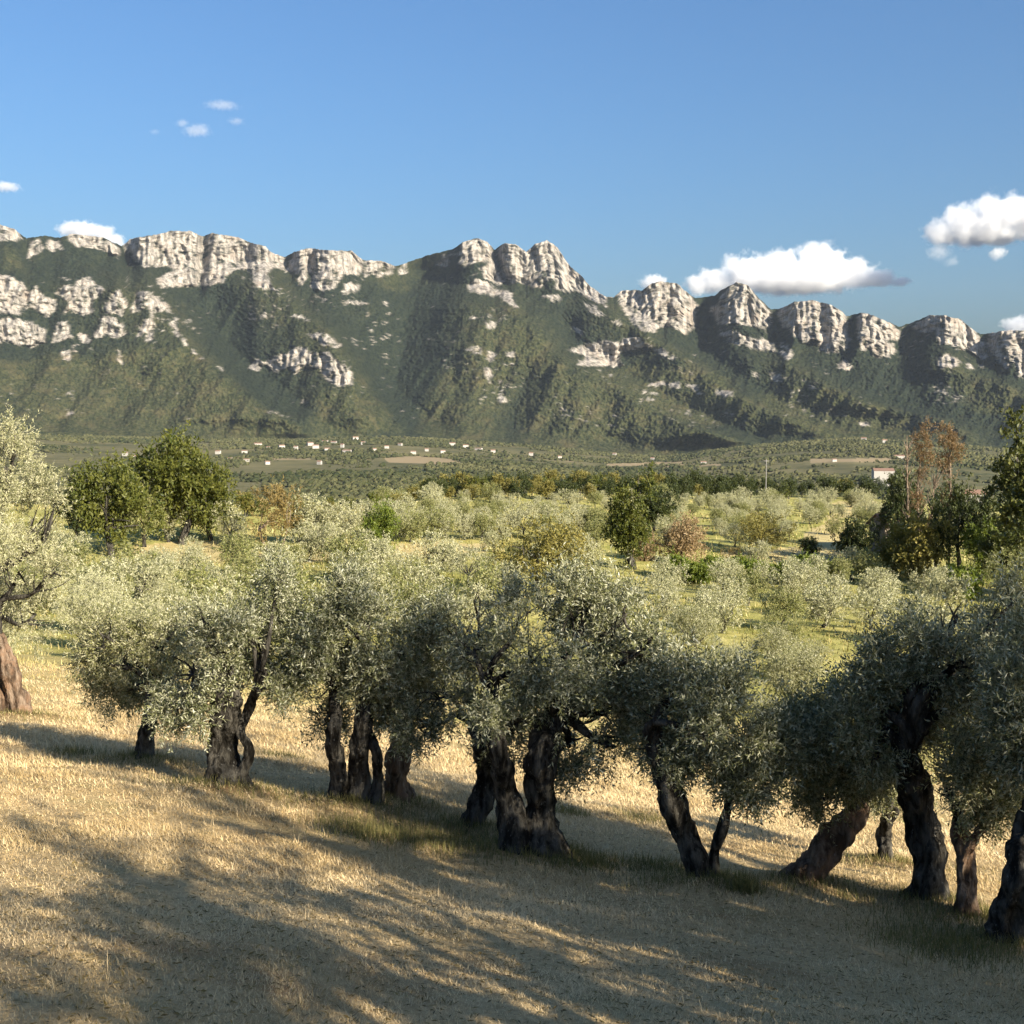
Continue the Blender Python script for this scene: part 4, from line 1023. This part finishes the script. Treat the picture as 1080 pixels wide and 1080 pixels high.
def house(name, loc, rot, L, W, h, rise, wall, roof, label, group=None, wins=True, door=True):
    root = empty(name, loc, label, 'house', group); root.rotation_euler = (0, 0, rot)
    b = Bag(); box(b, -L/2, L/2, -W/2, W/2, -1.0, h)
    for sx in (-1, 1):
        b.add([(sx*L/2,-W/2,h),(sx*L/2,W/2,h),(sx*L/2,0,h+rise-0.02)], None, [(0,1,2) if sx > 0 else (0,2,1)])
    V, Q, T, A = b.done(); build('wall', V, Q, T, [wall], parent=root)
    b = Bag(); gable(b, L, W, h, rise); V, Q, T, A = b.done(); build('roof', V, Q, T, [roof], parent=root)
    if wins:
        for k in (-0.3, 0.0, 0.3):
            if door and k == 0.0: continue
            for fy in (-1, 1):
                b = Bag(); box(b, k*L-0.4, k*L+0.4, fy*W/2-0.04, fy*W/2+0.04, h*0.45, h*0.8); V, Q, T, A = b.done(); build('window', V, Q, T, [M_DARKOPEN], parent=root)
        b = Bag(); box(b, -L/2-0.04, -L/2+0.04, -0.45, 0.45, h*0.45, h*0.8); V, Q, T, A = b.done(); build('window', V, Q, T, [M_DARKOPEN], parent=root)
    if door:
        b = Bag(); box(b, -0.5, 0.5, -W/2-0.05, -W/2+0.05, 0, 2.1); V, Q, T, A = b.done(); build('door', V, Q, T, [M_DARKOPEN], parent=root)
    return root

def make_buildings():
    rng = np.random.default_rng(9)
    x, y, z = hit(935, 586); m = math.hypot(x, y) / F_PX
    house('stone_house', (x + 1.0, y + 2.5, z - 0.3), math.radians(28), 34*m, 22*m, 34*m, 9*m, M_STONE, M_TILE, 'old stone house with a tiled gable roof half hidden by dark trees on the right')
    # white house beyond the wood strip
    x, y, z = hit(931, 512); m = math.hypot(x, y) / F_PX
    house('white_house', (x, y, z), math.radians(-8), 20*m, 17*m, 15*m, 2.5*m, M_WHITE, M_TILE, 'small white house with a low reddish roof above the wood strip', wins=False, door=False)
    x, y, z = hit(1021, 532); m = math.hypot(x, y) / F_PX
    house('pale_house', (x, y, z), math.radians(10), 23*m, 22*m, 11*m, 3*m, M_PALEWALL, M_TILE, 'pale grey house seen between the rusty poplars and the tall right tree', door=False)
    # village at the foot of the mountain
    spots = [(258,478,6),(272,471,9),(283,474,6),(297,473,11),(312,474,6),(327,470,9),(333,473,7),(343,467,6),(352,469,8),(361,472,6),(375,464,8),(366,478,9),(383,469,5),(345,476,6),(422,470,5),
             (477,470,7),(491,472,7),(505,475,10),(520,478,6),(436,479,6),(450,476,5),(467,478,6),(141,484,8),(132,481,6),(230,479,6),(243,486,6),(180,470,5),(260,487,8),(282,490,6),(337,490,6),(395,476,5),(408,473,5),
             (911,447,8),(933,456,7),(648,480,6),(688,486,6),(948,484,14),(880,487,6),(742,490,8),(560,481,6),(590,484,5)]
    for k, (px, py, w) in enumerate(spots):
        fp = float(foot_py(px))
        if py < fp + 1.5: py = fp + 1.5 + (k % 3)
        if k == 32 or k == 33: py = float(foot_py(px)) + 2.5 + (k % 2)
        x, y, z = hit(px, py); m = math.hypot(x, y) / F_PX
        L = w * m * rng.uniform(0.55, 1.0); h = rng.uniform(2.0, 3.2) * m
        house('village_house', (x, y, z), rng.uniform(-0.5, 0.5), L, L * rng.uniform(0.5, 0.75), h, h * 0.3, (M_WHITE, M_WHITE, M_PALEWALL)[k % 3], M_TILE,
              'small pale house of the distant village at the foot of the mountain', 'houses of the distant village', wins=False, door=False)
    # pole in the field behind the wood strip
    hx, hy, te = hdir(np.array(808.0), np.array(500.0)); d = 270.0
    x, y = float(hx*d), float(hy*d); z = float(ground_h(x, y)); zt = float(hdir(np.array(808.0), np.array(484.0))[2]*d)
    root = empty('utility_pole', (x, y, z), 'thin grey utility pole rising above the wood strip right of the middle', 'pole')
    V, Q, T = tube([(0,0,-0.5),(0,0,(zt-z)/2),(0,0,zt-z)], [0.11,0.10,0.07], 6, 8); build('post', V, Q, T, [M_POLE], smooth=True, parent=root)
    b = Bag(); box(b, -0.5, 0.5, -0.05, 0.05, zt-z-0.5, zt-z-0.36); V, Q, T, A = b.done(); build('crossarm', V, Q, T, [M_POLE], parent=root)

ICO = None
def ico():
    t = (1 + 5 ** .5) / 2
    V = norm(np.array([(-1,t,0),(1,t,0),(-1,-t,0),(1,-t,0),(0,-1,t),(0,1,t),(0,-1,-t),(0,1,-t),(t,0,-1),(t,0,1),(-t,0,-1),(-t,0,1)], float))
    F = np.array([(0,11,5),(0,5,1),(0,1,7),(0,7,10),(0,10,11),(1,5,9),(5,11,4),(11,10,2),(10,7,6),(7,1,8),(3,9,4),(3,4,2),(3,2,6),(3,6,8),(3,8,9),(4,9,5),(2,4,11),(6,2,10),(8,6,7),(9,8,1)])
    return V, F

def make_valley_wood():
    rng = np.random.default_rng(12)
    n = 90000
    px = rng.uniform(-60, 1140, n)
    d = rng.uniform(1500, 4600, n)
    hx, hy, _ = hdir(px, np.full(n, 480.0))
    x, y = hx * d, hy * d
    den = fbm(P3(x / 260, y / 260), 4, 121) + 0.25 * sstep(3600, 4500, d)
    keep = den > rng.uniform(-0.25, 0.28, n)
    x, y, d = x[keep], y[keep], d[keep]
    z = ground_h(x, y)
    qx, qy = project(x, y, z)
    tan = polymask(qx, qy, [[(405,483),(440,481),(475,484),(490,490),(440,489),(410,488)], [(640,489),(720,487),(720,490),(640,492)], [(855,484),(940,483),(940,487),(855,488)]])
    x, y, z = x[~tan], y[~tan], z[~tan]; n = len(x)
    V0, F0 = ico()
    s = 1.8 + 5.0 * rng.uniform(0, 1, n) ** 2
    V = V0[None] * (s[:, None, None] * rng.uniform(0.5, 1.45, (n, 12, 1))) * np.array([1, 1, 0.85]) + np.stack([x, y, z + s * 0.45], -1)[:, None]
    T = (F0[None] + 12 * np.arange(n)[:, None, None]).reshape(-1, 3)
    o = build('valley_woodland', V.reshape(-1, 3), None, T, [M_VALLEYTREE], {'tint': np.repeat(np.clip(rng.uniform(0, 1, n) * 0.6 + 0.4 * (0.5 + fbm(P3(x / 300, y / 300), 2, 122)), 0, 1), 12)})
    tag(o, 'mottled woods and orchards spread over the far valley floor', 'woodland', kind='stuff')

def vt_mat():
    m, nt, out = new_mat('valley_tree')
    c = mixc(nt, attr(nt, 'tint'), (0.025, 0.033, 0.014), (0.10, 0.095, 0.042))
    bsdf(nt, out, c, 0.95, 0.05)
    return m
M_VALLEYTREE = vt_mat()

# ------------------------------------------------------------------ clouds
CLOUDS = [
 ('broad white cumulus cloud above the right hand cliffs', 13500, [(735,300,14,12),(755,297,22,15),(790,288,30,20),(822,284,30,19),(862,278,30,21),(895,288,30,15),(925,293,22,9),(950,297,13,5),(840,297,70,12)], 0.008),
 ('white cumulus cloud at the right edge of the picture', 12500, [(992,246,18,16),(1018,236,28,20),(1052,228,32,22),(1088,226,36,24),(1125,224,36,24),(1040,248,50,10)], 0.008),
 ('tiny white cloud below the right edge cumulus', 12500, [(1052,267,9,7)], 0.006),
 ('faint grey wisp under the left tip of the right edge cumulus', 12500, [(990,266,13,9),(1004,276,8,6)], 0.0025),
 ('white cloud peeping over the left part of the ridge', 14000, [(74,242,13,9),(90,243,16,10),(108,247,14,10),(122,254,10,8)], 0.008),
 ('small bright cloud high on the left, lowest of the little group', 11000, [(207,138,15,6),(213,136,8,6),(192,130,8,4)], 0.0035),
 ('small flat cloud high on the left, topmost of the little group', 11000, [(234,111,18,4)], 0.003),
 ('small faint cloud high on the left, right of the little group', 11000, [(249,128,9,4)], 0.0028),
 ('tiny faint cloud high on the left, left of the little group', 11000, [(163,139,6,3)], 0.002),
 ('small white cloud cut off by the left edge', 12000, [(4,197,17,5)], 0.005),
 ('small cloud rising behind the dark sided pinnacle', 14500, [(688,298,14,9)], 0.008),
 ('small cloud behind the last cliff on the right edge', 14500, [(1072,344,16,12),(1088,340,14,12)], 0.007),
]
def make_clouds():
    for ci, (label, dist, blobs, dens) in enumerate(CLOUDS):
        a = np.array(blobs, float)
        pts = []
        rng = np.random.default_rng(500 + ci)
        for (px, py, rx, ry) in blobs:
            p = at_depth(px, py, dist + rng.uniform(-.4, .4) * rx / F_PX * dist); pts.append((p, rx / F_PX * dist, ry / F_PX * dist))
        P = np.array([p for p, _, _ in pts]); cen = P.mean(0)
        rmax = [max(abs(p[i] - cen[i]) + (r1 if i < 2 else r2) * 1.5 for p, r1, r2 in pts) for i in range(3)]
        # closed domain: smooth ellipsoid-ish box around the puffs
        b = Bag(); box(b, -rmax[0], rmax[0], -rmax[1], rmax[1], -rmax[2], rmax[2]); V, Q, T, A = b.done()
        m, nt, out = new_mat('cloud_vapour')
        tc = N(nt, 'ShaderNodeTexCoord')
        size = float(np.mean([r2 for _, _, r2 in pts]))
        nz = N(nt, 'ShaderNodeTexNoise'); nt.links.new(tc.outputs['Object'], nz.inputs['Vector'])
        nz.inputs['Scale'].default_value = 1.0 / (size * 0.95); nz.inputs['Detail'].default_value = 8; nz.inputs['Roughness'].default_value = 0.68
        acc = None
        for (p, r1, r2) in pts:
            mp = N(nt, 'ShaderNodeMapping'); mp.vector_type = 'POINT'
            q = p - cen
            mp.inputs['Scale'].default_value = (1 / r1, 1 / r1, 1 / r2); mp.inputs['Location'].default_value = (-q[0] / r1, -q[1] / r1, -q[2] / r2)
            nt.links.new(tc.outputs['Object'], mp.inputs[0])
            ln = N(nt, 'ShaderNodeVectorMath', operation='LENGTH'); nt.links.new(mp.outputs[0], ln.inputs[0])
            v = math_(nt, 'SUBTRACT', 1.0, ln.outputs['Value'])
            acc = v if acc is None else math_(nt, 'MAXIMUM', acc, v)
        e = math_(nt, 'ADD', acc, math_(nt, 'MULTIPLY', math_(nt, 'SUBTRACT', nz.outputs['Fac'], 0.5), 2.5))
        den = remap(nt, e, 0.0, 0.55 if dens > 0.004 else 0.9, 0.0, dens * (1.5 if dens > 0.004 else 1.3))
        vs = N(nt, 'ShaderNodeVolumeScatter'); vs.inputs['Color'].default_value = (0.985, 0.985, 0.985, 1); vs.inputs['Anisotropy'].default_value = 0.0
        nt.links.new(den, vs.inputs['Density']); nt.links.new(vs.outputs[0], out.inputs['Volume'])
        o = build('cloud', V, Q, None, [m]); o.location = cen
        tag(o, label, 'cloud', 'clouds in the sky')

def make_haze(top):
    m, nt, out = new_mat('haze_air')
    pv = N(nt, 'ShaderNodeVolumePrincipled')
    pv.inputs['Color'].default_value = (0.72, 0.83, 1.0, 1); pv.inputs['Density'].default_value = 1.1e-5
    pv.inputs['Anisotropy'].default_value = 0.0
    nt.links.new(pv.outputs[0], out.inputs['Volume'])
    b = Bag(); box(b, -8800, 8800, -8800, 8800, -1500, top); V, Q, T, A = b.done()
    o = build('haze', V, Q, None, [m]); tag(o, 'thin blue haze filling the valley air', 'haze', kind='stuff')

# ------------------------------------------------------------------ camera, light, world
def setup():
    cam = bpy.data.cameras.new('camera'); co = bpy.data.objects.new('camera', cam); COL.objects.link(co)
    cam.sensor_width = 36; cam.lens = F_PX / 1080 * 36; cam.clip_start = 0.1; cam.clip_end = 60000
    co.location = (0, 0, 0); co.rotation_euler = (math.pi / 2 - TH, 0, 0)
    sc.camera = co
    w = bpy.data.worlds.new('World'); sc.world = w; w.use_nodes = True
    nt = w.node_tree; bg = nt.nodes['Background']
    sky = nt.nodes.new('ShaderNodeTexSky'); sky.sky_type = 'NISHITA'; sky.sun_disc = False
    sky.sun_elevation = SUN_EL; sky.sun_rotation = SUN_AZ
    sky.altitude = 300; sky.air_density = 1.35; sky.dust_density = 3.2; sky.ozone_density = 9.0
    nt.links.new(sky.outputs[0], bg.inputs['Color']); bg.inputs["Strength"].default_value = 0.066
    sun = bpy.data.lights.new('sun', 'SUN'); so = bpy.data.objects.new('sun', sun); COL.objects.link(so)
    sun.energy = 5.0; sun.angle = math.radians(0.53); sun.color = (1.0, 0.90, 0.74)
    d = Vector((math.sin(SUN_AZ) * math.cos(SUN_EL), math.cos(SUN_AZ) * math.cos(SUN_EL), math.sin(SUN_EL)))
    so.rotation_euler = d.to_track_quat('Z', 'Y').to_euler()
    so.location = (30, -30, 40)
    vs = sc.view_settings; vs.view_transform = 'Standard'; vs.look = 'None'; vs.gamma = 1; vs.use_curve_mapping = False; vs.exposure = 1.32
    cy = sc.cycles
    cy.max_bounces = 16; cy.diffuse_bounces = 2; cy.glossy_bounces = 2; cy.transmission_bounces = 3; cy.transparent_max_bounces = 6; cy.volume_bounces = 16
    cy.use_adaptive_sampling = True; cy.adaptive_threshold = 0.02
    cy.use_denoising = True
    cy.volume_step_rate = 0.4; cy.volume_max_steps = 256

import time
t0 = time.time()
def lap(s): print('LAP %s %.1f' % (s, time.time() - t0))
setup()
make_ground(); lap('ground')
top = make_mountain(); lap('mountain')
make_grass(); make_litter(); lap('grass')
for i, f in enumerate(FG): fg_tree(f, 1000 + i * 7)
lap('front trees')
make_mid(); lap('mid')
make_buildings(); lap('buildings')
make_valley_wood(); lap('valley')
make_clouds()
make_haze(top + 40)
lap('done')
